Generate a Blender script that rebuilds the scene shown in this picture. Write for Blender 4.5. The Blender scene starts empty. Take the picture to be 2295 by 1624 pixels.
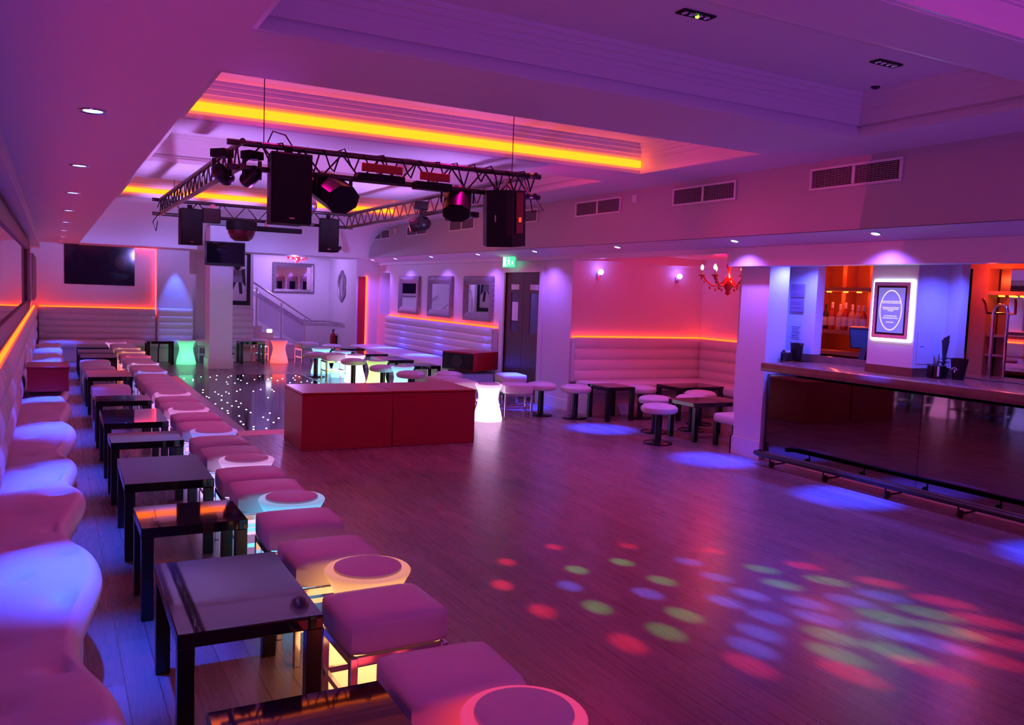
import bpy, bmesh, math, random
from mathutils import Vector, Matrix
random.seed(7)
S = bpy.context.scene
COL = S.collection
PI = math.pi

# ------------------------------------------------------------------ helpers
class MB:
    def __init__(s):
        s.v = []; s.f = []
    def add(s, vs, fs):
        o = len(s.v)
        s.v += [tuple(p) for p in vs]
        s.f += [tuple(i + o for i in f) for f in fs]
        return s
    def box(s, x0, y0, z0, x1, y1, z1):
        x0, x1 = min(x0, x1), max(x0, x1); y0, y1 = min(y0, y1), max(y0, y1); z0, z1 = min(z0, z1), max(z0, z1)
        return s.add([(x0, y0, z0), (x1, y0, z0), (x1, y1, z0), (x0, y1, z0), (x0, y0, z1), (x1, y0, z1), (x1, y1, z1), (x0, y1, z1)],
                     [(0, 3, 2, 1), (4, 5, 6, 7), (0, 1, 5, 4), (1, 2, 6, 5), (2, 3, 7, 6), (3, 0, 4, 7)])
    def rbox(s, x0, y0, z0, x1, y1, z1, r=.01, n=2):
        bm = bmesh.new()
        bmesh.ops.create_cube(bm, size=1)
        for v in bm.verts:
            v.co = Vector(((x0 + x1) / 2 + v.co.x * (x1 - x0), (y0 + y1) / 2 + v.co.y * (y1 - y0), (z0 + z1) / 2 + v.co.z * (z1 - z0)))
        bmesh.ops.bevel(bm, geom=bm.edges[:], offset=r, segments=n, profile=.5, affect='EDGES')
        bm.verts.index_update()
        s.add([v.co[:] for v in bm.verts], [[v.index for v in f.verts] for f in bm.faces])
        bm.free()
        return s
    def prism(s, poly, axis, a, b):
        # poly: 2D points; axis 'x': (y,z), 'y': (x,z), 'z': (x,y)
        n = len(poly)
        def P(p, t):
            return {'x': (t, p[0], p[1]), 'y': (p[0], t, p[1]), 'z': (p[0], p[1], t)}[axis]
        vs = [P(p, a) for p in poly] + [P(p, b) for p in poly]
        fs = [tuple(range(n)), tuple(range(2 * n - 1, n - 1, -1))] + [(i, i + n, (i + 1) % n + n, (i + 1) % n) for i in range(n)]
        return s.add(vs, fs)
    def tube(s, pts, r, n=8):
        pts = [Vector(p) for p in pts]
        rings = []
        up = None
        for i, p in enumerate(pts):
            t = (pts[min(i + 1, len(pts) - 1)] - pts[max(i - 1, 0)]).normalized()
            if up is None or abs(up.dot(t)) > .98:
                up = Vector((0, 0, 1)) if abs(t.z) < .9 else Vector((1, 0, 0))
            a = t.cross(up).normalized(); b = a.cross(t).normalized(); up = b
            rr = r[i] if isinstance(r, (list, tuple)) else r
            rings.append([p + rr * (math.cos(2 * PI * k / n) * a + math.sin(2 * PI * k / n) * b) for k in range(n)])
        vs = [q for R in rings for q in R]
        fs = [(i * n + k, i * n + (k + 1) % n, (i + 1) * n + (k + 1) % n, (i + 1) * n + k) for i in range(len(pts) - 1) for k in range(n)]
        fs += [tuple(range(n - 1, -1, -1)), tuple((len(pts) - 1) * n + k for k in range(n))]
        return s.add(vs, fs)
    def cyl(s, c0, c1, r, n=16):
        return s.tube([c0, c1], r, n)
    def lathe(s, prof, c=(0, 0, 0), n=32, M=None):
        vs = []
        for (r, z) in prof:
            for k in range(n):
                p = Vector((r * math.cos(2 * PI * k / n), r * math.sin(2 * PI * k / n), z))
                if M: p = M @ p
                vs.append(p + Vector(c))
        m = len(prof)
        fs = [(i * n + k, i * n + (k + 1) % n, (i + 1) * n + (k + 1) % n, (i + 1) * n + k) for i in range(m - 1) for k in range(n)]
        fs += [tuple(range(n - 1, -1, -1)), tuple((m - 1) * n + k for k in range(n))]
        return s.add(vs, fs)
    def ball(s, c, r, n=12, sz=1.0):
        return s.lathe([(max(r * math.sin(PI * i / n), 1e-4), -r * sz * math.cos(PI * i / n)) for i in range(n + 1)], c, 2 * n)
    def grid(s, fn, nu, nv):
        vs = [fn(i / nu, j / nv) for i in range(nu + 1) for j in range(nv + 1)]
        fs = [(i * (nv + 1) + j, (i + 1) * (nv + 1) + j, (i + 1) * (nv + 1) + j + 1, i * (nv + 1) + j + 1) for i in range(nu) for j in range(nv)]
        return s.add(vs, fs)
    def mesh(s, name, mat, smooth=True, angle=.7):
        me = bpy.data.meshes.new(name)
        me.from_pydata(s.v, [], s.f)
        bm = bmesh.new(); bm.from_mesh(me)
        bmesh.ops.recalc_face_normals(bm, faces=bm.faces[:])
        bm.to_mesh(me); bm.free()
        me.materials.append(mat)
        if smooth:
            me.polygons.foreach_set('use_smooth', [True] * len(me.polygons))
            me.set_sharp_from_angle(angle=angle)
        me.update()
        return me

def obj(name, mb, mat, parent=None, label=None, smooth=True, angle=.7, loc=None):
    me = mb if isinstance(mb, bpy.types.Mesh) else mb.mesh(name, mat, smooth, angle)
    o = bpy.data.objects.new(name, me)
    COL.objects.link(o)
    if parent: o.parent = parent
    if label: o['label'] = label
    if loc: o.location = loc
    return o
def tag(o, label, cat, group=None):
    o['label'] = label; o['category'] = cat
    if group: o['group'] = group
    return o
def thing(name, label, cat, loc=(0, 0, 0), rz=0, group=None):
    o = bpy.data.objects.new(name, None)
    o.empty_display_size = .05
    COL.objects.link(o)
    o.location = loc; o.rotation_euler = (0, 0, rz)
    return tag(o, label, cat, group)
def struct(name, mb, mat, smooth=False, parent=None, angle=.7):
    o = obj(name, mb, mat, parent, smooth=smooth, angle=angle)
    if not parent: o['kind'] = 'structure'
    return o
def dup(root, loc, rz=0, label=None, group=None):
    def cp(o, par):
        c = o.copy(); COL.objects.link(c)
        if par: c.parent = par
        for ch in list(o.children): cp(ch, c)
        return c
    r = cp(root, None)
    r.location = loc; r.rotation_euler = (0, 0, rz)
    if label: r['label'] = label
    if group: r['group'] = group
    return r
def setmat(o, mat):
    s = o.material_slots[0]; s.link = 'OBJECT'; s.material = mat

# ------------------------------------------------------------------ materials
MATS = {}
def mat(name, col, rough=.5, metal=0, spec=.5, bump=0, bscale=60, vary=.06, vscale=8, coat=0, emis=None, es=0, trans=0):
    m = bpy.data.materials.new(name); m.use_nodes = True
    nt = m.node_tree; N = nt.nodes; L = nt.links
    b = N['Principled BSDF']
    b.inputs['Roughness'].default_value = rough
    b.inputs['Metallic'].default_value = metal
    b.inputs['Specular IOR Level'].default_value = spec
    b.inputs['Coat Weight'].default_value = coat
    b.inputs['Coat Roughness'].default_value = .04
    b.inputs['Transmission Weight'].default_value = trans
    tc = N.new('ShaderNodeTexCoord')
    no = N.new('ShaderNodeTexNoise'); no.inputs['Scale'].default_value = vscale; no.inputs['Detail'].default_value = 3
    L.new(tc.outputs['Object'], no.inputs['Vector'])
    mx = N.new('ShaderNodeMix'); mx.data_type = 'RGBA'
    mx.inputs[6].default_value = (*[c * (1 - vary) for c in col], 1)
    mx.inputs[7].default_value = (*[min(1, c * (1 + vary)) for c in col], 1)
    L.new(no.outputs['Fac'], mx.inputs[0]); L.new(mx.outputs[2], b.inputs['Base Color'])
    if bump:
        n2 = N.new('ShaderNodeTexNoise'); n2.inputs['Scale'].default_value = bscale
        L.new(tc.outputs['Object'], n2.inputs['Vector'])
        bp = N.new('ShaderNodeBump'); bp.inputs['Strength'].default_value = bump; bp.inputs['Distance'].default_value = .01
        L.new(n2.outputs['Fac'], bp.inputs['Height']); L.new(bp.outputs['Normal'], b.inputs['Normal'])
    if emis:
        b.inputs['Emission Color'].default_value = (*emis, 1); b.inputs['Emission Strength'].default_value = es
    MATS[name] = m
    return m
def emit(name, col, strength):
    m = bpy.data.materials.new(name); m.use_nodes = True
    nt = m.node_tree; nt.nodes.clear()
    e = nt.nodes.new('ShaderNodeEmission'); o = nt.nodes.new('ShaderNodeOutputMaterial')
    e.inputs[0].default_value = (*col, 1); e.inputs[1].default_value = strength
    nt.links.new(e.outputs[0], o.inputs[0])
    return m
def glow(name, col, lo, hi):
    """lamp shell: inner glow painted into emission by height, body brighter than its rim"""
    m = bpy.data.materials.new(name); m.use_nodes = True
    nt = m.node_tree; N = nt.nodes; L = nt.links
    b = N['Principled BSDF']; b.inputs['Base Color'].default_value = (.8, .8, .8, 1); b.inputs['Roughness'].default_value = .4
    tc = N.new('ShaderNodeTexCoord'); sp = N.new('ShaderNodeSeparateXYZ'); L.new(tc.outputs['Object'], sp.inputs[0])
    r = N.new('ShaderNodeValToRGB'); mr = N.new('ShaderNodeMapRange')
    mr.inputs['From Min'].default_value = 0; mr.inputs['From Max'].default_value = .5
    L.new(sp.outputs['Z'], mr.inputs['Value']); L.new(mr.outputs['Result'], r.inputs['Fac'])
    cr = r.color_ramp
    cr.elements[0].position = 0; cr.elements[0].color = (.75, .75, .75, 1)
    cr.elements[1].position = 1; cr.elements[1].color = (lo / hi,) * 3 + (1,)
    for p, v in ((.3, 1), (.62, .8), (.86, 2.2 * lo / hi if 2.2 * lo / hi < .8 else .8)):
        e = cr.elements.new(p); e.color = (v, v, v, 1)
    mu = N.new('ShaderNodeMath'); mu.operation = 'MULTIPLY'; mu.inputs[1].default_value = hi
    L.new(r.outputs['Color'], mu.inputs[0])
    b.inputs['Emission Color'].default_value = (*col, 1); L.new(mu.outputs[0], b.inputs['Emission Strength'])
    return m

WALL = mat('white_paint', (.78, .76, .76), .45, vary=.02, bump=.04, bscale=120)
CEIL = mat('ceiling_paint', (.78, .77, .78), .6, vary=.02)
TRIMW = mat('trim_paint', (.8, .79, .79), .35, vary=.02)
LEATH = mat('white_leatherette', (.74, .70, .70), .42, vary=.05, bump=.06, bscale=140, vscale=14)
FABR = mat('pale_upholstery', (.70, .64, .66), .5, vary=.06, bump=.06, bscale=150)
CHROME = mat('chrome', (.85, .85, .87), .12, 1, vary=.02)
STEEL = mat('brushed_steel', (.6, .58, .6), .28, 1, vary=.05)
BLACK = mat('black_lacquer', (.008, .008, .01), .22, vary=.1)
GLOSS = mat('black_mirror_gloss', (.012, .012, .016), .035, spec=.4, vary=.1, bump=.012, bscale=5)
BLKM = mat('black_matt', (.009, .009, .010), .6, vary=.15, spec=.3)
BLKP = mat('black_plastic', (.012, .011, .013), .35, vary=.15)
RED = mat('red_lacquer', (.34, .008, .012), .28, vary=.06, spec=.4)
REDM = mat('dark_red_panel', (.34, .014, .026), .4, vary=.06)
WOODD = mat('dark_door_wood', (.09, .035, .03), .35, vary=.3, vscale=12)
BARW = mat('bar_counter_wood', (.22, .09, .06), .22, vary=.35, vscale=9)
ORW = mat('orange_wood', (.42, .13, .05), .35, vary=.25, vscale=6)
PANEL = mat('bar_black_glass', (.20, .15, .17), .035, 1, vary=.03)
FRAME = mat('carved_frame_silver', (.30, .26, .28), .35, .6, vary=.2, bump=.6, bscale=70)
MIRROR = mat('mirror_glass', (.88, .87, .9), .015, 1, vary=.0)
GRILLE = mat('vent_dark', (.05, .03, .04), .6)
PAPER = mat('paper', (.75, .74, .78), .7)
REDGL = mat('red_crystal', (.55, .01, .01), .12, vary=.1, spec=.7)
TRUSSM = mat('truss_aluminium_dark', (.11, .085, .085), .32, .8, vary=.2)
SKIRT = mat('alu_edge', (.5, .48, .5), .35, .7)

def wood_floor():
    m = bpy.data.materials.new('laminate_floor'); m.use_nodes = True
    nt = m.node_tree; N = nt.nodes; L = nt.links
    b = N['Principled BSDF']
    tc = N.new('ShaderNodeTexCoord')
    mp = N.new('ShaderNodeMapping'); mp.inputs['Rotation'].default_value = (0, 0, PI / 2)
    L.new(tc.outputs['Object'], mp.inputs['Vector'])
    br = N.new('ShaderNodeTexBrick')
    br.inputs['Color1'].default_value = (.20, .115, .105, 1); br.inputs['Color2'].default_value = (.285, .17, .155, 1); br.inputs['Mortar'].default_value = (.11, .06, .055, 1)
    br.inputs['Scale'].default_value = 1; br.inputs['Brick Width'].default_value = 1.3; br.inputs['Row Height'].default_value = .135
    br.inputs['Mortar Size'].default_value = .0025; br.inputs['Mortar Smooth'].default_value = .1; br.offset = .37; br.inputs['Bias'].default_value = 0
    L.new(mp.outputs[0], br.inputs['Vector'])
    m2 = N.new('ShaderNodeMapping'); m2.inputs['Scale'].default_value = (26, .9, 1); L.new(tc.outputs['Object'], m2.inputs['Vector'])
    no = N.new('ShaderNodeTexNoise'); no.inputs['Scale'].default_value = 2.2; no.inputs['Detail'].default_value = 6; no.inputs['Roughness'].default_value = .62
    L.new(m2.outputs[0], no.inputs['Vector'])
    mx = N.new('ShaderNodeMix'); mx.data_type = 'RGBA'; mx.blend_type = 'OVERLAY'; mx.inputs[0].default_value = .22
    L.new(br.outputs['Color'], mx.inputs[6]); L.new(no.outputs['Color'], mx.inputs[7])
    hs = N.new('ShaderNodeHueSaturation'); hs.inputs['Saturation'].default_value = .8; L.new(mx.outputs[2], hs.inputs['Color'])
    L.new(hs.outputs[0], b.inputs['Base Color'])
    mr = N.new('ShaderNodeMapRange'); mr.inputs['To Min'].default_value = .2; mr.inputs['To Max'].default_value = .36
    L.new(no.outputs['Fac'], mr.inputs['Value']); L.new(mr.outputs[0], b.inputs['Roughness'])
    bp = N.new('ShaderNodeBump'); bp.inputs['Strength'].default_value = .12; bp.inputs['Distance'].default_value = .004
    L.new(no.outputs['Fac'], bp.inputs['Height']); L.new(bp.outputs[0], b.inputs['Normal'])
    return m
FLOOR = wood_floor()

LEDO = emit('led_orange', (1, .042, .003), 10)
LEDL = emit('led_bench_orange', (1, .036, .003), 14)
LEDY = emit('led_amber', (1, .115, .004), 6.5)
LEDR = emit('led_red', (1, .012, .02), 30)
BLUEL = emit('blue_led_lens', (.22, .30, 1), 12)
WARM = emit('candle_bulb', (1, .36, .24), 5)
STAR = emit('star_point', (.92, .86, 1), 9)
SIGNW = emit('sign_edge_light', (.62, .72, 1), 9)
GREENL = emit('green_indicator', (.3, 1, .05), 4)
AMB = emit('amber_lens', (1, .28, .02), 6)

# ------------------------------------------------------------------ lights
def aim(o, tgt):
    d = Vector(tgt) - o.location
    o.rotation_euler = d.to_track_quat('-Z', 'Y').to_euler()
def spot(name, loc, tgt, power, col, deg, blend=.3, rad=.02):
    l = bpy.data.lights.new(name, 'SPOT'); l.energy = power; l.color = col; l.spot_size = math.radians(deg); l.spot_blend = blend; l.shadow_soft_size = rad
    o = bpy.data.objects.new(name, l); COL.objects.link(o); o.location = loc; aim(o, tgt)
    return o
def point(name, loc, power, col, rad=.05):
    l = bpy.data.lights.new(name, 'POINT'); l.energy = power; l.color = col; l.shadow_soft_size = rad
    o = bpy.data.objects.new(name, l); COL.objects.link(o); o.location = loc
    return o

# ------------------------------------------------------------------ setting: shell
ZC, ZT = 3.12, 3.44          # ceiling, tray tops
XL, XR, YF, Y0 = -.38, 6.95, 20.3, -3.0
struct('floor', MB().box(XL - .3, Y0, -.12, 10.2, 22.6, 0), FLOOR)

TR = [(.3, 2.68), (3.1, 4.85), (5.9, 7.75), (8.45, 10.7), (12.5, 15.5)]
TX0, TX1 = .95, 5.75
c = MB()
ys = Y0
for a, b in TR:
    c.box(.49, ys, ZC, 6.45, a, ZC + .6); ys = b
c.box(.49, ys, ZC, 6.45, 17.0, ZC + .6)
for a, b in TR:
    c.box(.49, a, ZC, TX0, b, ZC + .6); c.box(TX1, a, ZC, 6.45, b, ZC + .6)
    c.box(TX0, a, ZT, TX1, b, ZC + .6)
struct('ceiling', c, CEIL)
# stepped mouldings inside every tray
for i, (a, b) in enumerate(TR):
    t = MB()
    lit = i in (0, 2, 4)
    for z0, z1, w in ((3.125, 3.165, .03), (3.165, 3.19, .018), (3.285 if lit else 3.21, 3.30, .02), (3.30, 3.335, .03), (3.335, 3.375, .055), (3.375, 3.41, .09), (3.41, 3.44, .12)):
        t.box(TX0, a, z0, TX1, a + w, z1); t.box(TX0, b - w, z0, TX1, b, z1)
        t.box(TX0, a + w, z0, TX0 + w, b - w, z1); t.box(TX1 - w, a + w, z0, TX1, b - w, z1)
    struct('trim_%d' % (i + 1), t, TRIMW)
# cove at the far end of the dance hall
prof = []
for k in range(17):
    th = k / 16 * PI / 2
    prof.append((17.0 + 2.0 * math.sin(th), 2.5 + (ZC - 2.5) * math.cos(th)))
cv = MB()
poly = prof + [(19.0, 2.44), (YF, 2.44), (YF, 3.72), (17.0, 3.72)]
cv.prism(poly, 'x', .49, 6.45)
struct('ceiling_cove', cv, CEIL, smooth=True, angle=.6)
# dropped soffit over the curved bench
ZS = 2.46
struct('ceiling_soffit', MB().box(XL - .3, Y0, ZS, .49, YF, 3.72), CEIL)
# bulkhead opposite, its sloped underside and the fascia beam behind it
bh = MB()
pf = [(17.0 + 0, ZC)] 
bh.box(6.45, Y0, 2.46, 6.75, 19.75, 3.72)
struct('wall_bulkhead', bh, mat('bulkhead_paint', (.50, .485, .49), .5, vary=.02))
sf = MB().prism([(6.45, 2.455), (6.82, 2.37), (6.82, 2.46)], 'y', Y0, 19.75)
struct('ceiling_underside', sf, CEIL)
struct('trim_6', MB().box(6.80, Y0, 2.16, 7.0, 7.42, 2.372), WALL)
struct('trim_7', MB().box(6.82, 7.42, 2.31, 7.05, 19.7, 2.46), WALL)

# curved bench wall, far wall, end bays
struct('wall_left', MB().box(XL - .3, Y0, 0, XL, YF + .3, 3.6), WALL)
fw = MB()
fw.box(XL, YF, 0, 2.02, YF + .3, 2.5); fw.box(2.02, YF - .10, 0, 2.78, YF + .3, 2.5); fw.box(2.78, YF - .02, 0, 3.2, YF + .3, 2.5)
fw.box(3.2, YF - .1, 0, 4.09, YF + .12, 2.5)
struct('wall_far', fw, WALL)
# lobby behind the opening
lb = MB()
lb.box(3.2, 22.0, -.1, 6.7, 22.3, 3.0)
struct('wall_lobby', lb, WALL)
struct('wall_lobby_side', MB().box(6.4, 19.72, 0, 6.95, 22.3, 2.9), WALL)
struct('ceiling_lobby', MB().box(3.0, YF, 2.62, 6.7, 22.3, 3.2), CEIL)
struct('wall_lobby_end', MB().box(3.0, YF + .12, 0, 3.2, 22.0, 2.62), WALL)
# mirror wall with a double door
DY0, DY1, DZ = 11.9, 13.12, 2.12
wr = MB()
wr.box(XR, 13.2, 0, XR + .3, 18.9, 2.5); wr.box(XR, DY0 - .02, DZ + .0, XR + .3, 13.2, 2.5); wr.box(XR, 10.95, 0, XR + .3, DY0 - .02, 2.5)
wr.box(XR, DY1 + .0, 0, XR + .3, 13.2, DZ)
wr.box(XR, 19.55, 0, XR + .3, 19.75, 2.5); wr.box(XR, 18.9, 0, XR + .3, 19.55, 1.16); wr.box(XR, 18.9, 2.14, XR + .3, 19.55, 2.5)
wr.box(XR + .22, 18.9, 1.16, XR + .3, 19.55, 2.14)
struct('wall_right', wr, WALL)
struct('baseboard_right', MB().box(XR - .02, 10.93, 0, XR, DY0 - .1, .16), TRIMW)
df = MB()
df.box(XR - .03, DY0 - .12, 0, XR + .1, DY0, DZ + .1); df.box(XR - .03, DY1, 0, XR + .1, DY1 + .14, DZ + .1); df.box(XR - .03, DY0, DZ, XR + .1, DY1, DZ + .1)
struct('trim_8', df, TRIMW)
# alcove
struct('wall_alcove', MB().box(XR + .3, 10.95, 0, 9.8, 11.25, 2.6), WALL)
struct('wall_alcove_side', MB().box(9.5, 8.0, 0, 9.8, 10.95, 2.6), WALL)
struct('wall_bar_end', MB().box(7.55, 7.25, 0, 7.67, 7.9, 2.6).box(7.55, 7.9, 0, 9.8, 8.0, 2.6).box(7.3, 7.25, 0, 7.55, 7.35, 2.6), WALL)
struct('ceiling_bar_end', MB().box(7.67, 7.25, 2.30, 9.8, 7.9, 2.5), CEIL)
ac = MB(); ac.box(7.0, 7.4, 2.42, 9.8, 11.0, 2.6)
struct('ceiling_alcove', ac, CEIL)
struct('trim_9', MB().box(7.05, 10.72, 2.30, 9.5, 10.95, 2.42).box(9.3, 8.0, 2.30, 9.5, 10.72, 2.42), WALL)
# column at the end of the bar
struct('wall_column', MB().box(7.0, 6.96, 0, 7.3, 7.39, 2.5), WALL)
struct('baseboard_column', MB().box(6.975, 6.94, 0, 7.0, 7.41, .2).box(6.975, 7.39, 0, 7.3, 7.41, .2), TRIMW)
# serving wall above the bar: two panels, poster pier, header
sw = MB()
sw.box(7.55, 6.78, 1.2, 7.67, 7.25, 2.3); sw.box(7.55, 5.06, 1.2, 7.67, 5.60, 2.3); sw.box(7.55, Y0, 2.26, 7.67, 7.25, 2.6)
sw.box(7.3, 7.0, 2.2, 7.55, 7.25, 2.5)
struct('wall_bar', sw, WALL)
struct('wall_bar_pier', MB().box(7.10, 5.19, 1.2, 7.67, 5.70, 2.5), WALL)
struct('ceiling_bar', MB().box(7.0, Y0, 2.30, 10.0, 7.25, 2.5), CEIL)
struct('wall_back_bar', MB().box(9.0, Y0, 0, 9.3, 7.9, 2.4), mat('back_bar_wall', (.5, .3, .25), .5))

# central column that carries the television
struct('wall_pillar', MB().box(2.80, 18.05, 0, 3.25, 18.6, 2.9), WALL)
struct('baseboard_pillar', MB().box(2.78, 18.03, 0, 3.27, 18.62, .20), TRIMW)

# ------------------------------------------------------------------ upholstered benches
def channel_back(mb, L, z0, z1, n, d0, bulge=.035, nu=40):
    """horizontal padded rolls, local x along length, y depth (front = +y)"""
    m = 8 * n
    def fn(u, v):
        ch = (v * n) % 1 if v < 1 else 1
        b = bulge * (1 - abs(2 * ch - 1) ** 2.6)
        e = min(1, min(u, 1 - u) * L / .03)
        return (u * L, d0 + b * (.25 + .75 * e), z0 + v * (z1 - z0))
    mb.grid(fn, nu, m)
    mb.box(0, 0, z0, L, d0 - .001, z1 - .01)
    return mb
def smooth_slab(mb, x0, y0, x1, y1, z0, z1, r=.05, nu=30, nv=10):
    mb.rbox(x0, y0, z0, x1, y1, z1, r, 3)

# --- the long curved bench against the near side wall
CP = [(-2.5, .12), (-1.2, .09), (0, .16), (1.0, .09), (2.61, .19), (3.4, .085), (4.1, .19), (5.01, .075), (5.55, .17), (6.15, .10), (6.55, .15), (7.28, .075), (7.95, .175), (8.9, .10), (9.6, .165), (10.3, .11), (11.0, .16), (11.8, .11),
      (12.6, .17), (13.3, .11), (14.0, .17), (14.8, .11), (15.6, .16), (16.4, .11), (17.2, .16), (18.0, .11), (18.6, .15), (19.3, .12)]
def front(y):
    for (a, p), (b, q) in zip(CP, CP[1:]):
        if a <= y <= b:
            t = (1 - math.cos(PI * (y - a) / (b - a))) / 2
            return p + (q - p) * t
    return .12
TUFT = [(x, .35 + k * .62 + (.31 if j else 0)) for k in range(31) for j, x in enumerate((-.16, .02))]
XB = -.27     # face of the padded back
bench = thing('curved_bench', 'white leatherette serpentine bench running the length of the side wall with tufted back', 'bench', (0, -1.0, 0))
def seatfn(u, v):
    y = -1.0 + u * 19.7
    xf = front(y)
    zb = .455 + .028 * math.sin((xf - .13) / .05 * 1.2)
    if v <= .62:
        t = v / .62
        x = XB - .03 + (xf - .03 - XB) * t
        z = zb - .03 * (1 - t) ** 3 + .004
        for tx, ty in TUFT:
            d2 = ((x - tx) ** 2 + (y - ty) ** 2)
            if d2 < .05: z -= .032 * math.exp(-d2 / .0050)
    else:
        t = (v - .62) / .38
        a = t * PI
        x = xf - .06 + .06 * math.sin(a)
        z = zb + .004 - .075 + .075 * math.cos(a)
    return (x, y + 1.0, z)
obj('seat', MB().grid(seatfn, 1000, 40), LEATH, bench, angle=3.0)
def kick(u, v):
    y = -1.0 + u * 19.7
    return (front(y) - .075, y + 1.0, .0 + v * .36)
obj('base', MB().grid(kick, 200, 2), FABR, bench)
def tufted(u, v):
    y = -1.0 + u * 21.2
    z = .42 + v * .71
    p, q = (y / .40) % 1, ((z - .42) / .236) % 1
    d = min(abs(((p - q * .5) % 1) - .5), abs(((p + q * .5) % 1) - .5))
    b = .034 * math.cos((p - .5) * PI * .96) ** .5 * (1 - abs(2 * q - 1) ** 2.5)
    return (XB - .035 + b, y + 1.0, z)
tb = MB().grid(tufted, 640, 30); tb.box(XL + .005, 0, .40, XB - .036, 21.2, 1.125)
obj('backrest', tb, LEATH, bench)
obj('led_strip', MB().box(XL + .03, 0, 1.128, XL + .055, 21.2, 1.15), LEDL, bench, 'orange light strip')

def bench_straight(name, label, ox, oy, rz, L, depth, ztop=.48, back=True, zback=1.14, seats=None, led=LEDO, n=5, ledlen=None):
    """local x along wall, wall plane at y=0, front towards +y"""
    t = thing(name, label, 'bench', (ox, oy, 0), rz)
    s = MB()
    k = seats or max(1, int(L / 1.0))
    for i in range(k):
        a, b = i * L / k, (i + 1) * L / k
        def fn(u, v, a=a, b=b):
            ex = 1 - abs(2 * u - 1) ** 6
            x = a + (b - a) * u
            if v < .7:
                tt = v / .7
                return (x, .12 + (depth - .17) * tt, ztop - .02 + .025 * ex * (1 - abs(2 * tt - 1) ** 3))
            al = (v - .7) / .3 * PI
            return (x, depth - .05 + .05 * math.sin(al), ztop - .02 - .07 + .07 * math.cos(al))
        s.grid(fn, 14, 20)
    obj('seat', s, LEATH, t)
    obj('base', MB().box(.0, .06, .0, L, depth - .1, ztop - .16), FABR, t)
    if back:
        obj('backrest', channel_back(MB(), L, ztop - .02, zback, n, .11), LEATH, t)
        if led:
            obj('led_strip', MB().box(.0, .012, zback + .002, L, .034, zback + .022), led, t, 'orange light strip')
    return t
bench_straight('wall_bench', 'pale bench with a horizontally padded back under the dark glossy panel', 2.0, YF - .005, PI, 2.25, .62, .46, zback=1.12)
bench_straight('wall_bench', 'short pale bench section lit blue between red corner strip and television pillar', 2.77, YF - .105, PI, .74, .52, .46, zback=1.15, led=None)
bench_straight('wall_bench', 'pale bench section with padded back below the framed figure poster', 4.08, YF - .105, PI, .88, .52, .46, zback=1.18, led=None)
bench_straight('wall_bench', 'white padded bench beneath the three carved mirrors', XR - .005, 13.33, PI / 2, 5.5, .95, .48, zback=1.14, seats=6)
# corner bench in the pink alcove
cb = thing('corner_bench', 'pink lit L-shaped corner bench with horizontal padded back in the alcove', 'bench', (9.49, 10.94, 0))
cs = MB()
cs.rbox(-2.5, -.66, .34, 0, -.1, .49, .05, 4); cs.rbox(-.66, -2.92, .34, -.1, -.67, .49, .05, 4)
obj('seat', cs, LEATH, cb)
obj('base', MB().box(-2.5, -.56, 0, 0, -.05, .33).box(-.56, -2.92, 0, -.05, -.56, .33), FABR, cb)
b1 = channel_back(MB(), 2.52, .46, 1.13, 4, .10)
b1.v = [(-x, -y, z) for x, y, z in b1.v]
obj('backrest', b1, LEATH, cb)
b2 = channel_back(MB(), 2.78, .46, 1.13, 4, .10)
b2.v = [(-y, -x - .14, z) for x, y, z in b2.v]
obj('backrest', b2, LEATH, cb)
obj('led_strip', MB().box(-2.52, -.034, 1.132, -.02, -.012, 1.152).box(-.034, -2.92, 1.132, -.012, -.034, 1.152), LEDO, cb, 'orange light strip')
# red vertical strip in the far bay
o = obj('corner_light_strip', MB().box(2.0, YF - .02, 1.0, 2.015, YF - .004, 2.42), LEDR); tag(o, 'thin vertical red light strip beside the blue lit wall bay', 'light strip')
o = obj('ceiling_light_strip', MB().box(.55, YF - .03, 2.425, 2.0, YF - .015, 2.438), LEDR); tag(o, 'thin red light strip along the wall top above the dark glossy panel', 'light strip')

# ceiling cove strips
for i, (yy, x0, x1, m) in enumerate(((7.75, TX0 + .03, TX1 - .04, LEDY), (15.5, TX0 + .03, TX1 - .04, LEDY), (8.475, TX0 + .2, TX1 - .2, LEDR), (.325, TX0 + .2, TX1 - .2, LEDR))):
    z0, z1 = (3.195, 3.265) if m is LEDY else (3.195, 3.215)
    o = obj('cove_light_strip', MB().box(x0, yy - (.05 if m is LEDY else .022), z0, x1, yy - .004, z1), m)
    tag(o, ['glowing amber strip in the ceiling recess in front of the lighting truss', 'glowing amber strip in the far ceiling recess above the television', 'dim red strip in the ceiling recess over the lighting truss', 'red strip in the ceiling recess in front of the bar'][i], 'light strip')
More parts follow.
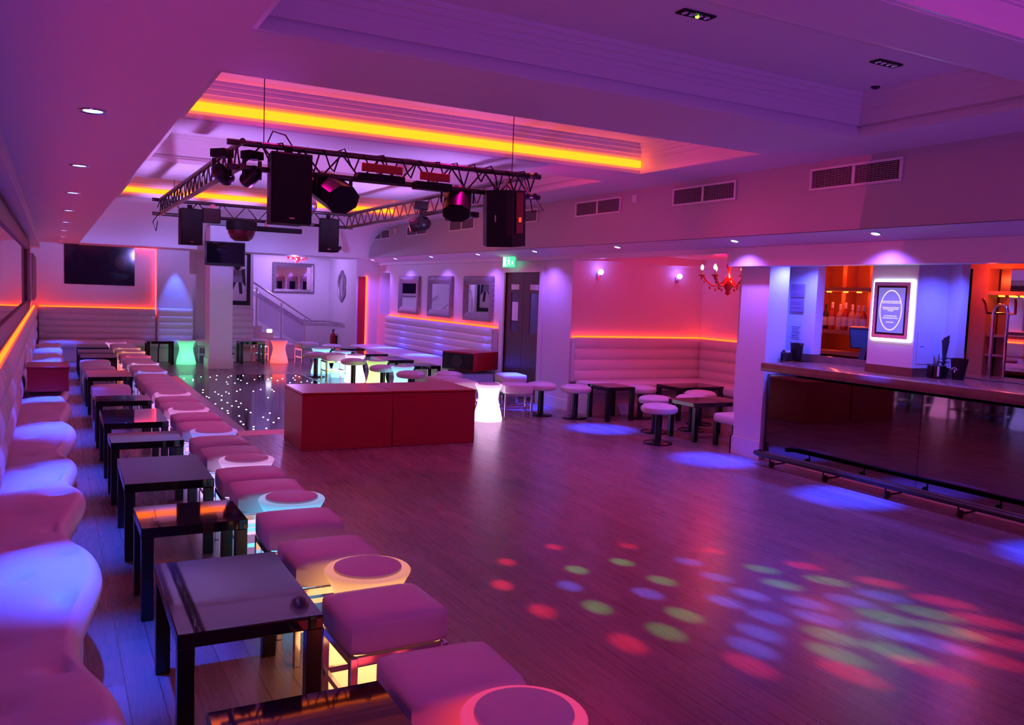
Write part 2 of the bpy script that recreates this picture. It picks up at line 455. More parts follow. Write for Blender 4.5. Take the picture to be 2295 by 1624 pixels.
# short return of the amber strip on the far recess corner
# ------------------------------------------------------------------ furniture makers
def make_table(name, w, d, h=.49):
    t = thing(name, 'x', 'table')
    obj('tabletop', MB().rbox(-w / 2, -d / 2, h - .055, w / 2, d / 2, h, .004, 1), GLOSS, t)
    for sx in (-1, 1):
        for sy in (-1, 1):
            x, y = sx * (w / 2 - .032), sy * (d / 2 - .032)
            obj('leg', MB().rbox(x - .03, y - .03, 0, x + .03, y + .03, h - .054, .003, 1), BLACK, t)
    return t
T_L = make_table('coffee_table', .53, .86); T_S = make_table('coffee_table', .53, .47)
used = set()
def place(src, loc, rz, label, group):
    if src.name not in used:
        used.add(src.name)
        src.location = loc; src.rotation_euler = (0, 0, rz); src['label'] = label; src['group'] = group
        return src
    return dup(src, loc, rz, label, group)
ORD = ['first', 'second', 'third', 'fourth', 'fifth', 'sixth', 'seventh', 'eighth', 'ninth', 'tenth', 'eleventh', 'twelfth', 'thirteenth', 'fourteenth', 'fifteenth', 'sixteenth', 'seventeenth', 'eighteenth', 'nineteenth', 'twentieth',
       'twenty-first', 'twenty-second', 'twenty-third', 'twenty-fourth', 'twenty-fifth', 'twenty-sixth', 'twenty-seventh', 'twenty-eighth']
ROWT = [(2.09, T_L, 'cropped by the picture edge'), (3.56, T_L, ''), (4.83, T_S, ''), (6.07, T_L, ''), (7.36, T_S, ''), (8.55, T_L, ''), (9.84, T_S, ''), (12.45, T_L, ''), (15.4, T_L, ''), (16.4, T_L, ''), (17.6, T_L, '')]
for i, (y, src, n) in enumerate(ROWT):
    place(src, (.655, y, 0), random.uniform(-.015, .015), 'glossy black %s low table, %s from the front of the row along the curved bench' % ('long' if src is T_L else 'square', ORD[i]), 'black tables along the curved bench')

def make_cube(w=.42, d=.38, h=.5, legm=CHROME):
    t = thing('cube_stool', 'x', 'stool')
    m = MB()
    def cush():
        bm = bmesh.new(); bmesh.ops.create_cube(bm, size=1)
        z0, z1 = h - .14, h
        for v in bm.verts: v.co = Vector((v.co.x * w, v.co.y * d, (z0 + z1) / 2 + v.co.z * (z1 - z0)))
        bmesh.ops.subdivide_edges(bm, edges=bm.edges[:], cuts=5, use_grid_fill=True)
        bm.verts.index_update()
        r = .035
        for v in bm.verts:
            q = v.co - Vector((0, 0, (z0 + z1) / 2)); hx, hy, hz = w / 2 - r, d / 2 - r, (z1 - z0) / 2 - r
            cl = Vector((max(-hx, min(hx, q.x)), max(-hy, min(hy, q.y)), max(-hz, min(hz, q.z))))
            dl = q - cl
            if dl.length > 1e-6: q = cl + dl.normalized() * r
            if q.z > 0: q.z += .010 * (1 - (2 * q.x / w) ** 2) * (1 - (2 * q.y / d) ** 2)
            v.co = q + Vector((0, 0, (z0 + z1) / 2))
        m.add([v.co[:] for v in bm.verts], [[v.index for v in f.verts] for f in bm.faces]); bm.free()
    cush()
    obj('seat', m, LEATH, t, angle=1.2)
    lx, ly = w / 2 - .022, d / 2 - .022
    obj('seat_frame', MB().box(-lx, -ly - .012, h - .17, lx, -ly + .008, h - .139).box(-lx, ly - .008, h - .17, lx, ly + .012, h - .139).box(-lx - .012, -ly, h - .17, -lx + .008, ly, h - .139).box(lx - .008, -ly, h - .17, lx + .012, ly, h - .139), legm, t)
    for sx in (-1, 1):
        for sy in (-1, 1):
            obj('leg', MB().rbox(sx * lx - .015, sy * ly - .015, 0, sx * lx + .015, sy * ly + .015, h - .139, .003, 1), legm, t)
    obj('stretcher', MB().box(-lx + .015, -ly - .008, .16, lx - .015, -ly + .008, .185).box(-lx + .015, ly - .008, .16, lx - .015, ly + .008, .185).box(-lx - .008, -ly + .015, .16, -lx + .008, ly - .015, .185).box(lx - .008, -ly + .015, .16, lx + .008, ly - .015, .185), legm, t)
    return t
CUBE = make_cube()
LAMPS = [(2.11, 'red', 1.235), (3.56, 'amber', 1.24), (4.94, 'cyan', 1.24), (6.17, 'lilac', 1.22), (7.45, 'blue', 1.20), (8.81, 'pink', 1.18), (10.09, 'pink', 1.18), (12.58, 'blue', 1.21), (13.81, 'lilac', 1.23), (15.12, 'red', 1.24), (16.07, 'amber', 1.24), (16.9, 'amber', 1.23), (18.4, 'pink', 1.1)]
GC = {'red': ((1, .05, .07), 0.55, 2.20), 'amber': ((1, .42, .13), 0.55, 2.30), 'cyan': ((.14, .60, 1), 0.55, 1.90), 'lilac': ((.78, .45, 1), 0.50, 1.80), 'blue': ((.22, .26, 1), 0.55, 1.80), 'pink': ((.85, .30, .85), 0.48, 1.60),
      'green': ((.06, .85, .36), 0.50, 1.70), 'orange': ((1, .09, .07), 0.60, 2.00), 'lime': ((.55, 1, .16), 0.55, 2.60), 'white': ((.95, .62, 1), 0.80, 2.60), 'aqua': ((.22, .75, 1), 0.60, 2.40)}
GM = {k: glow('glow_' + k, *v) for k, v in GC.items()}
def make_lamp():
    t = thing('glowing_stool', 'x', 'light stool')
    pr = [(.195, 0), (.2, .012), (.197, .04), (.178, .13), (.152, .22), (.138, .30), (.140, .36), (.155, .42), (.178, .465), (.190, .485), (.192, .495), (.186, .502), (.170, .504), (.152, .500)]
    obj('body', MB().lathe(pr, n=40), GM['white'], t)
    obj('seat_pad', MB().lathe([(.150, .496), (.152, .505), (.149, .513), (.135, .517), (.05, .519), (.002, .519)], n=40), LEATH, t)
    return t
LAMP = make_lamp()
def lamp(x, y, colour, label, group, nocush=False):
    t = place(LAMP, (x, y, 0), random.random() * 6, label, group)
    for ch in t.children:
        if ch.name.startswith('body'): setmat(ch, GM[colour])
    return t
cub_y = []
for i, (y, cname, x) in enumerate(LAMPS):
    lamp(x, y, cname, '%s glowing hourglass stool, %s light from the front of the long stool row' % (cname, ORD[i]), 'light stools in the long stool row')
    if i + 1 < len(LAMPS):
        g = LAMPS[i + 1][0] - y
        if g > 2: cub_y += [y + .39 + k * .412 for k in range(5)]
        elif g > 1.15: cub_y += [y + .39, LAMPS[i + 1][0] - .40]
        elif g > .75: cub_y += [y + g / 2]
cub_y[0] = 2.50
for i, y in enumerate(cub_y):
    place(CUBE, (1.18 + random.uniform(-.015, .015), y, 0), random.uniform(-.05, .05), 'white cube stool on chrome legs, %s from the front of the long stool row' % ORD[i], 'cube stools in the long stool row')
# loose cube stools on the bench side of that row
for (x, y), n in zip(((.60, 10.95), (.58, 13.3), (.57, 14.35)), ('between two black tables of the curved bench row', 'behind the table with a red reflection by the curved bench', 'last one standing in line with the bench tables')):
    place(CUBE, (x, y, 0), 0, 'white cube stool %s' % n, 'cube stools among the bench tables')

# ---- pedestal stools
def make_pedestal():
    t = thing('pedestal_stool', 'x', 'stool')
    obj('seat', MB().lathe([(.02, .375), (.17, .375), (.213, .39), (.228, .42), (.222, .448), (.19, .472), (.12, .487), (.003, .492)], n=36), LEATH, t)
    obj('pole', MB().lathe([(.043, .015), (.043, .376)], n=20), BLACK, t)
    obj('foot_plate', MB().lathe([(.178, 0), (.18, .012), (.165, .024), (.06, .032)], n=32), BLACK, t)
    return t
PED = make_pedestal()
for x, y, lab in ((6.50, 8.15, 'white round pedestal stool at the front corner of the alcove table'), (7.0, 8.86, 'white round pedestal stool tucked behind the frontmost stool of the alcove'), (8.1, 9.25, 'white round pedestal stool deep in the alcove by the corner bench table'), (7.62, 8.85, 'white round pedestal stool behind the alcove table'),
                  (7.62, 10.0, 'white round pedestal stool before the middle of the alcove bench'), (6.62, 10.22, 'white round pedestal stool at the alcove mouth beside the low dark table'), (6.28, 10.62, 'white round pedestal stool by the wall end between door and alcove'),
                  (5.55, 12.3, 'white round pedestal stool in front of the red speaker box'), (4.95, 12.42, 'white round pedestal stool before the frontmost cyan light'), (4.86, 13.45, 'white round pedestal stool between the lime and cyan lights'), (4.77, 14.75, 'white round pedestal stool between the white and lime lights'),
                  (4.50, 16.25, 'white round pedestal stool beside the farther cyan light'), (5.47, 18.5, 'white round pedestal stool below the fire extinguisher')):
    place(PED, (x, y, 0), 0, lab, 'round pedestal stools')
# ---- lights of the mirror wall row and the far lights
for x, y, cname, lab in ((4.80, 16.95, 'aqua', 'cyan glowing hourglass stool at the far end of the mirror wall seats'), (4.99, 16.2, 'aqua', 'cyan glowing hourglass stool behind a chrome cube stool at the mirror wall seats'), (4.98, 15.3, 'white', 'pinkish white glowing hourglass stool between cyan and lime lights'), (4.97, 14.05, 'lime', 'lime glowing hourglass stool in the mirror wall seats'),
                         (5.04, 13.0, 'aqua', 'cyan glowing hourglass stool closest to the red speaker box'), (5.28, 10.35, 'white', 'bright white glowing hourglass stool at the end of the red boxes'), (2.50, 19.15, 'green', 'green glowing hourglass stool beside the television pillar'), (4.51, 19.35, 'orange', 'red orange glowing hourglass stool in front of the stairs')):
    lamp(x, y, cname, lab, 'light stools across the room')
for x, y, rz, lab in ((5.75, 10.42, -.25, 'white cube stool with chrome legs beside the bright white light'), (6.36, 11.72, -.1, 'blue lit white cube stool in front of the dark double door'), (5.10, 11.45, .1, 'white cube stool behind the red boxes and the white light'), (5.12, 10.95, .05, 'white cube stool with a pink lit side behind the bright white light'),
                      (4.72, 15.8, 0, 'white cube stool with dark legs in front of a cyan light'), (4.15, 19.85, 0, 'cube stool with bright chrome legs between pillar and red light'), (3.55, 19.95, 0, 'cube stool with chrome legs half hidden by the television pillar'), (5.02, 18.9, .2, 'cube stool whose chrome frame glows orange near the stairs'), (2.98, 19.56, 0, 'cube stool behind the green light beside the pillar')):
    place(CUBE, (x, y, 0), rz, lab, 'cube stools across the room')
# ---- other low tables
for x, y, src, rz, lab in ((5.5, 17.3, T_S, 0, 'small dark table at the far end of the mirror wall bench'), (5.5, 16.1, T_L, 0, 'dark low table before the third mirror from the door'), (5.5, 14.75, T_L, 0, 'dark low table with a red reflection before the middle mirror'), (5.55, 13.45, T_S, 0, 'dark square table beside the red speaker box'),
                           (7.12, 10.05, T_S, PI / 2, 'dark table before the alcove bench near the wall end'), (8.42, 9.85, T_L, PI / 2, 'dark table in front of the alcove corner seats'), (7.42, 8.32, T_L, PI / 2, 'dark table with red top between the alcove pedestal stools'), (1.98, 19.25, T_S, 0, 'dark leg table behind the green light'), (3.87, 19.3, T_S, 0, 'dark leg table between the pillar and the red orange light')):
    place(src, (x, y, 0), rz, lab, 'dark tables across the room')
# pouf at the column
pf = thing('square_stool', 'square white stool on black legs half hidden by the bar column', 'stool', (7.325, 7.70, 0))
obj('seat', MB().rbox(-.2, -.2, .28, .2, .2, .40, .045, 4), LEATH, pf)
for sx in (-1, 1):
    for sy in (-1, 1): obj('leg', MB().rbox(sx * .16 - .025, sy * .16 - .025, 0, sx * .16 + .025, sy * .16 + .025, .29, .003, 1), BLACK, pf)

# ------------------------------------------------------------------ red boxes, dance floor
for i, (cx, lab) in enumerate(((2.83, 'dark red lacquered box next to the star lit dance floor'), (3.85, 'dark red lacquered box beside the bright white light stool'))):
    t = thing('red_box', lab, 'box', (cx, 9.28, 0), -.02, 'red boxes')
    obj('body', MB().rbox(-.505, -.42, .0, .505, .42, .60, .006, 1), REDM, t)
    obj('lid', MB().rbox(-.507, -.425, .602, .507, .425, .625, .005, 1), RED, t)
dfl = thing('dance_floor', 'black glossy dance floor panel with white star lights', 'dance floor', (3.1, 13.2, 0))
obj('deck', MB().box(-1.1, -3.05, .0, 1.15, 3.35, .028), mat('dance_floor_gloss', (.02, .017, .024), .10, spec=.7, vary=.1), dfl)
obj('edge_ramp', MB().prism([(-3.2, 0), (-3.05, 0), (-3.05, .03)], 'x', -1.22, 1.27).prism([(-1.22, 0), (-1.1, 0), (-1.1, .03)], 'y', -3.05, 3.35).prism([(1.15, 0), (1.27, 0), (1.15, .03)], 'y', -3.05, 3.35), SKIRT, dfl, 'grey sloping edge')
STARS = [(2.38, 16.24), (2.53, 16.17), (2.57, 15.76), (2.84, 16.13), (2.93, 16.35), (2.19, 15.84), (2.16, 15.64), (2.67, 15.32), (2.64, 15.03), (2.78, 15.15), (3.15, 16.36), (2.95, 15.79), (2.96, 15.56), (2.97, 15.07), (3.22, 15.67), (3.42, 16.2), (3.47, 15.7), (3.57, 15.9), (3.58, 15.44), (3.74, 15.74), (3.71, 15.06), (3.96, 15.83), (3.91, 15.5), (4.11, 16.24), (4.13, 16.05), (3.93, 15.13), (4.08, 15.29), (4.1, 15.04), (2.12, 14.25), (2.07, 13.92), (2.05, 13.41), (2.06, 13.27), (2.26, 13.95), (2.26, 13.65), (2.28, 13.47), (2.19, 12.96), (2.42, 13.92), (2.43, 13.72), (2.6, 13.99), (2.69, 14.19), (2.85, 13.95), (3.01, 14.16), (3.18, 14.09), (3.16, 13.87), (2.04, 12.56), (2.05, 12.08), (2.22, 12.65), (2.22, 12.3), (2.37, 12.8), (2.39, 12.55), (2.29, 12.18), (2.05, 11.62), (2.08, 11.84), (2.34, 11.9), (2.34, 11.61), (2.14, 11.34), (2.07, 10.87), (2.06, 10.64), (2.57, 11.5), (2.41, 11.16), (2.42, 10.93), (2.44, 10.7), (2.58, 11.03), (2.14, 10.43), (2.1, 10.24), (2.26, 10.28), (2.06, 16.02), (2.69, 16.43), (3.3, 13.0), (3.6, 12.4), (2.9, 13.1), (3.9, 13.5), (3.4, 11.7), (3.8, 11.2)]
sm = MB().lathe([(.010, .0), (.010, .003), (.006, .005)], n=10).mesh('star_light', STAR)
for x, y in STARS:
    obj('star_light', sm, STAR, dfl, loc=(x - 3.1, y - 13.2, .028))

# speakers standing on the benches
sp = thing('speaker_box', 'red speaker box with black grille lying on the mirror wall bench', 'speaker', (6.05, 12.95 + .7, .485), .0)
obj('cabinet', MB().rbox(-.2, -.32, 0, .5, .32, .30, .008, 2), RED, sp)
obj('grille', MB().rbox(-.225, -.3, .02, -.2, .3, .28, .004, 1), BLKM, sp)
obj('driver', MB().lathe([(.11, 0), (.10, .01), (.03, .004)], (-.226, 0, .15), 24, Matrix.Rotation(-PI / 2, 3, 'Y')), BLKP, sp)
sp.location = (5.95, 12.55, .485); sp.rotation_euler = (0, 0, .5)
rb = thing('bench_plinth', 'dark red plinth box standing on the curved bench', 'box', (-.06, 10.75, .50))
obj('body', MB().rbox(-.185, -.3, 0, .215, .3, .25, .006, 1), RED, rb)
obj('lid', MB().rbox(-.20, -.31, .251, .225, .31, .272, .004, 1), RED, rb)

# ------------------------------------------------------------------ left wall: pelmet, mirrors
def scallop_frame(mb, w, h, fw, d, amp=.012, per=.09):
    # frame in local x (width) z (height), front +y ; wavy outer edge
    def ring(inset, y, wav):
        pts = []
        W, H = w / 2 - inset, h / 2 - inset
        n1, n2 = max(8, int(w / per) * 4), max(8, int(h / per) * 4)
        for k in range(n1): pts.append((-W + 2 * W * k / n1, y, -H - wav * abs(math.sin(k * PI / 4))))
        for k in range(n2): pts.append((W + wav * abs(math.sin(k * PI / 4)), y, -H + 2 * H * k / n2))
        for k in range(n1): pts.append((W - 2 * W * k / n1, y, H + wav * abs(math.sin(k * PI / 4))))
        for k in range(n2): pts.append((-W - wav * abs(math.sin(k * PI / 4)), y, H - 2 * H * k / n2))
        return pts
    rings = [ring(0, 0, amp), ring(.005, d * .7, amp), ring(fw * .35, d, amp * .5), ring(fw * .6, d * .75, 0), ring(fw, d * .5, 0), ring(fw, 0, 0)]
    n = len(rings[0]); vs = [p for r in rings for p in r]
    fs = []
    for i in range(len(rings)):
        j = (i + 1) % len(rings)
        fs += [(i * n + k, i * n + (k + 1) % n, j * n + (k + 1) % n, j * n + k) for k in range(n)]
    return mb.add(vs, fs)
def wall_mirror(label, loc, rz, w, h, fw=.11, d=.05, amp=.012, tint=None):
    t = thing('wall_mirror', label, 'mirror', loc, rz)
    obj('frame', scallop_frame(MB(), w, h, fw, d, amp), tint or FRAME, t)
    obj('glass', MB().box(-w / 2 + fw * .8, .002, -h / 2 + fw * .8, w / 2 - fw * .8, .012, h / 2 - fw * .8), MIRROR, t)
    return t
struct('trim_10', MB().box(XL, Y0, 2.33, -.22, YF, 2.46), WALL)
wall_mirror('very long mirror in a dark red scalloped frame above the curved bench', (XL + .004, 7.2, 1.76), -PI / 2, 16.4, 1.06, .13, .07, .03, mat('maroon_frame', (.16, .03, .045), .4, vary=.2, bump=.5, bscale=50))
wall_mirror('narrow carved mirror on the side wall next to the long mirror', (XL + .004, 16.5, 1.72), -PI / 2, 1.0, .86, .12, .06)
wall_mirror('carved mirror on the side wall in the far corner', (XL + .004, 18.5, 1.72), -PI / 2, 1.5, .86, .14, .10)
for k, (yc, nm) in enumerate(((17.62, 'farthest from the door'), (15.91, 'middle of three'), (14.15, 'next to the double door'))):
    wall_mirror('carved frame mirror on the wall above the bench, %s' % nm, (XR - .003, yc, 1.64), PI / 2, 1.22, .82, .15, .06)
wall_mirror('wide framed mirror on the stair lobby wall under the red chandelier', (5.46, 21.995, 1.95), PI, 1.06, .76, .09, .05)
# oval clock-like mirror on the lobby side wall
ov = thing('oval_mirror', 'ornate oval mirror with leafy rim on the lobby side wall', 'mirror', (6.398, 20.82, 1.78), PI / 2)
om = MB()
nn = 64
def ovr(s, y, wob):
    return [((.30 * s + wob * abs(math.sin(k * 6 * PI / nn * 1.0))) * math.cos(2 * PI * k / nn), y, (.36 * s + wob * abs(math.sin(k * 6 * PI / nn))) * math.sin(2 * PI * k / nn)) for k in range(nn)]
R_ = [ovr(1, 0, .05), ovr(.97, .03, .05), ovr(.85, .04, .0), ovr(.75, .01, 0), ovr(.75, 0, 0)]
vs = [p for r in R_ for p in r]; fs = []
for i in range(5):
    j = (i + 1) % 5
    fs += [(i * nn + k, i * nn + (k + 1) % nn, j * nn + (k + 1) % nn, j * nn + k) for k in range(nn)]
om.add(vs, fs)
obj('frame', om, FRAME, ov)
g = MB(); g.add([(0, .008, 0)] + ovr(.76, .008, 0), [(0, 1 + k, 1 + (k + 1) % nn) for k in range(nn)]); g.box(-.1, .001, -.1, .1, .007, .1)
obj('glass', g, MIRROR, ov)

# ------------------------------------------------------------------ dark glossy panel, poster, TV
pn = thing('wall_panel', 'large dark glossy picture panel on the far wall above the padded bench', 'picture', (.90, YF - .002, 2.06), PI)
obj('panel', MB().rbox(-.68, 0, -.45, .68, .03, .385, .004, 1), mat('dark_gloss_picture', (.02, .014, .03), .06, spec=.8, vary=.3, vscale=3), pn)
sh = MB()
sh.add([(-.42 + .13 * math.cos(2 * PI * k / 24), .031, .05 + .17 * math.sin(2 * PI * k / 24)) for k in range(24)], [tuple(range(24))])
obj('painted_shape', sh, mat('maroon_paint', (.05, .006, .012), .07, spec=.8), pn)
sh = MB()
sh.add([(-.56, .031, -.22), (-.2, .031, -.16), (-.15, .031, -.24), (-.3, .031, -.34), (-.5, .031, -.32)], [(0, 1, 2, 3, 4)])
obj('painted_shape', sh, mat('black_paint', (.003, .003, .004), .1, spec=.6), pn)
po = thing('framed_poster', 'tall black framed poster of a standing figure by the stair opening', 'poster', (3.66, YF - .102, 1.88), PI)
obj('frame', MB().box(-.36, 0, -.62, -.28, .03, .60).box(.28, 0, -.62, .36, .03, .60).box(-.28, 0, -.62, .28, .03, -.52).box(-.28, 0, .53, .28, .03, .60), BLACK, po)
obj('border', MB().box(-.42, 0, -.70, -.362, .02, .67).box(.362, 0, -.70, .42, .02, .67).box(-.362, 0, -.70, .362, .02, -.622).box(-.362, 0, .602, .362, .02, .67), TRIMW, po)
obj('print', MB().box(-.28, .002, -.52, .28, .010, .53), PAPER, po)
fg = MB()
y_ = .0115
def pl(pts): fg.add([(x, y_, z) for x, z in pts], [tuple(range(len(pts)))])
cx_ = -.07
pl([(cx_ + .07 * math.cos(2 * PI * k / 16), .26 + .085 * math.sin(2 * PI * k / 16)) for k in range(16)])
obj('printed_figure', fg, mat('print_black', (.02, .018, .025), .6), po)
fg = MB(); pl([(cx_ - .09, .18), (cx_ + .10, .18), (cx_ + .13, -.10), (cx_ - .12, -.10)])
obj('printed_figure', fg, mat('print_grey', (.28, .26, .3), .6), po)
fg = MB(); pl([(cx_ - .10, -.10), (cx_ - .02, -.10), (cx_ - .05, -.36), (cx_ - .12, -.36)]); pl([(cx_ + .02, -.10), (cx_ + .12, -.10), (cx_ + .2, -.36), (cx_ + .13, -.36)]); pl([(cx_ - .17, .22), (cx_ - .09, .19), (cx_ - .12, -.12), (cx_ - .19, -.2)])
obj('printed_figure', fg, MATS['print_black'], po)
tv = thing('television', 'black flat television hanging on the white pillar', 'television', (3.07, 17.9, 2.10))
obj('body', MB().rbox(-.39, 0, 0, .39, .09, .48, .012, 2), BLKP, tv)
obj('screen', MB().box(-.36, -.004, .05, .36, -.001, .455), mat('tv_screen', (.006, .006, .008), .04, spec=.7), tv)
obj('wall_bracket', MB().box(-.1, .09, .14, .1, .15, .34), BLKP, tv)

# ------------------------------------------------------------------ stairs
st = thing('staircase', 'pink carpeted stairs rising behind the far wall with white side', 'stairs', (4.0, 20.35, 0))
st['kind'] = 'structure'
CARP = mat('stair_side_paint', (.72, .62, .64), .5)
xs = [5.42, 5.15, 4.88, 4.60, 4.34, 4.05]
for k in range(5):
    obj('step', MB().box(xs[k + 1] - 4.0 if k < 4 else -.6, 0, 0, xs[k] - 4.0, 1.62, .20 + k * .145), CARP, st)
ra = thing('stair_railing', 'brushed steel stair railing with glass panels', 'railing', (4.0, 20.42, 0))
PX = [(4.22, .78, 1.68), (4.80, .49, 1.33), (5.36, .20, .98)]
for x, z0, z1 in PX:
    obj('post', MB().cyl((x - 4, 0, z0), (x - 4, 0, z1), .022, 12), STEEL, ra)
obj('handrail', MB().tube([(.06, 0, 1.80), (.12, 0, 1.80), (.22, 0, 1.745), (1.36, 0, 1.03), (1.50, 0, .955)], .022, 10), STEEL, ra)
GLASS = mat('rail_glass', (.85, .8, .95), .03, trans=.92, vary=0); GLASS.node_tree.nodes['Principled BSDF'].inputs['IOR'].default_value = 1.1
for (xa, za, ta), (xb, zb, tb_) in zip(PX, PX[1:]):
    obj('glass_panel', MB().prism([(xa - 3.96, za + .12), (xb - 4.04, zb + .12), (xb - 4.04, tb_ - .1), (xa - 3.96, ta - .1)], 'y', -.004, .004), GLASS, ra)
hr = thing('wall_handrail', 'dark handrail on brackets along the stair lobby wall', 'handrail', (4.4, 21.93, 0))
obj('rail', MB().tube([(0, 0, 1.63), (1.22, 0, .90), (1.36, 0, .86), (1.90, 0, .86), (1.94, -.2, .86), (1.94, -1.4, .86)], .022, 10), STEEL, hr)
for x, y, z in ((.35, 0, 1.42), (.9, 0, 1.09), (1.3, 0, .87), (1.65, 0, .86), (1.94, -.7, .86)):
    obj('bracket', MB().cyl((x, y, z - .06), (x, y + .06, z - .06) if x < 1.9 else (x + .05, y, z - .06), .014, 8).cyl((x, y, z - .06), (x, y, z - .01), .012, 8), STEEL, hr)
sl = thing('step_light', 'small bright step light on the side of the stairs', 'light', (4.50, 20.345, .66), 0)
obj('housing', MB().rbox(-.07, -.03, -.04, .07, 0, .04, .008, 2), TRIMW, sl)
obj('lens', MB().rbox(-.06, -.05, -.03, .06, -.031, .05, .012, 2), emit('step_lens', (.8, .75, 1), 6), sl)
fx = thing('fire_extinguisher', 'red fire extinguisher against the lobby side wall', 'fire extinguisher', (6.30, 21.2, .12))
obj('cylinder', MB().lathe([(.07, 0), (.075, .02), (.075, .38), (.06, .44), (.03, .47), (.025, .5)], n=20), RED, fx)
obj('valve', MB().lathe([(.025, .5), (.03, .52), (.02, .55)], n=12).box(-.015, -.1, .545, .015, .03, .57), BLKP, fx)
obj('hose', MB().tube([(0, -.05, .54), (-.02, -.11, .46), (-.02, -.1, .2), (-.01, -.085, .1)], .012, 8), BLKP, fx)
# bracket plinth so the extinguisher hangs on the wall
obj('wall_bracket', MB().box(.075, -.04, .1, .10, .04, .4), BLKP, fx)

# doorway panel, red light painted on, and orange strip at the lobby wall end
o = obj('red_door_panel', MB().box(6.45, 19.70, .02, 6.63, 19.722, 2.03), mat('painted_red_light', (.55, .01, .02), .4)); tag(o, 'narrow door panel with painted red light at the end of the lobby wall', 'panel')
o = obj('door_light_strip', MB().box(6.64, 19.69, .3, 6.665, 19.71, 2.05), LEDO); tag(o, 'vertical orange light strip beside the red door panel', 'light strip')
o = obj('fire_sign', MB().box(6.436, 19.28, 2.47, 6.448, 19.62, 2.68), mat('red_sign', (.5, .02, .05), .5)); tag(o, 'small red sign at the far end of the bulkhead', 'sign')
spk = MB()
# ------------------------------------------------------------------ double door
dt = thing('double_door', 'dark wooden double door with tall narrow windows under the exit sign', 'door', (XR + .02, DY0, 0))
ymid = (DY1 - DY0) / 2
for k, (a, b) in enumerate(((0, ymid - .004), (ymid + .004, DY1 - DY0))):
    wa, wb = a + .14, b - .19
    if k == 0: wa, wb = a + .1, b - .23
    m = MB().box(0, a, .01, .045, wa, DZ - .005).box(0, wb, .01, .045, b, DZ - .005).box(0, wa, .01, .045, wb, 1.10).box(0, wa, 1.78, .045, wb, DZ - .005)
    lf = obj('door_leaf', m, WOODD, dt)
    obj('window_glass', MB().box(.012, wa, 1.10, .03, wb, 1.78), mat('door_glass_%d' % k, (.10, .09, .16), .06, spec=.8), lf)
    obj('sign_plate', MB().box(-.004, wa, 1.83, 0, wb, 1.92), PAPER, lf)
    if k == 1: obj('notice', MB().box(.004, wa + .03, 1.3, .010, wb - .04, 1.62), PAPER, lf)
    for q in range(4): obj('hinge', MB().box(-.006, (b - .01) if k else a, .3 + q * .55, 0, (b) if k else a + .01, .38 + q * .55), STEEL, lf) if q < 1 else None
ex = thing('exit_sign', 'lit green emergency exit sign with running man and door above the double door', 'sign', (6.80, 12.75, 2.20))
obj('panel', MB().box(-.012, -.20, 0, .012, .20, .19), emit('exit_green', (.10, .80, .42), 1.3), ex)
EW = emit('exit_white', (.75, 1, .9), 2.2)
obj('pictogram', MB().box(-.0145, .08, .02, -.0125, .17, .17), EW, ex)
man = MB()
def mp(pts): man.add([(-.0145, y, z) for y, z in pts] + [(-.0125, y, z) for y, z in pts], [tuple(range(len(pts))), tuple(range(2 * len(pts) - 1, len(pts) - 1, -1))])
mp([(-.02 + .015 * math.cos(k * PI / 5), .155 + .015 * math.sin(k * PI / 5)) for k in range(10)])
mp([(.0, .135), (-.04, .13), (-.05, .08), (-.01, .085)]); mp([(-.01, .085), (.03, .06), (.05, .02), (.035, .02), (.015, .05), (-.02, .07)]); mp([(-.03, .085), (-.06, .05), (-.09, .05), (-.09, .035), (-.05, .035), (-.02, .07)]); mp([(.0, .135), (.045, .11), (.04, .1), (.0, .118)]); mp([(-.04, .13), (-.075, .1), (-.065, .09), (-.04, .11)])
obj('pictogram', man, EW, ex)
obj('pictogram', MB().add([(-.0145, -.12, .06), (-.0145, -.12, .09), (-.0145, -.15, .09), (-.0145, -.15, .12), (-.0145, -.18, .075), (-.0145, -.15, .03), (-.0145, -.15, .06)], [(0, 1, 2, 3, 4, 5, 6)]), EW, ex)
obj('housing', MB().rbox(-.02, -.2, .192, .05, .2, .215, .004, 1), TRIMW, ex)

# ------------------------------------------------------------------ bulkhead vents and small boxes
def vent(y0, y1, z0, z1, label):
    t = thing('air_vent', label, 'vent', (6.448, (y0 + y1) / 2, (z0 + z1) / 2), 0, 'air vents in the bulkhead')
    w, h = (y1 - y0) / 2, (z1 - z0) / 2
    f = MB()
    for a, b, c_, d in ((-w, -h, w, -h + .025), (-w, h - .025, w, h), (-w, -h + .025, -w + .03, h - .025), (w - .03, -h + .025, w, h - .025), (-.018, -h + .025, .018, h - .025)):
        f.rbox(-.018, a, b, 0, c_, d, .004, 1)
    obj('frame', f, TRIMW, t)
    obj('backing', MB().box(-.004, -w + .03, -h + .025, -.001, w - .03, h - .025), GRILLE, t)
    g = MB()
    for k in range(9):
        z = -h + .03 + (2 * h - .06) * (k + .5) / 9
        for a, b in ((-w + .03, -.018), (.018, w - .03)):
            g.box(-.014, a, z - .0035, -.005, b, z + .0035)
    for k in range(1, 12):
        for a, b in ((-w + .03, -.018), (.018, w - .03)):
            yy = a + (b - a) * k / 12
            g.box(-.010, yy - .003, -h + .025, -.005, yy + .003, h - .025)
    obj('grille', g, mat('grille_metal', (.25, .2, .22), .5) if 'grille_metal' not in MATS else MATS['grille_metal'], t)
for k, (a, b) in enumerate(((2.78, 3.86), (4.94, 5.96), (6.97, 8.03), (9.07, 10.15), (11.2, 12.25), (13.39, 14.46), (15.52, 16.6), (17.6, 18.73))):
    vent(a, b, 2.85, 3.06, 'white framed twin air vent in the bulkhead, %s from the bar end' % ORD[k])
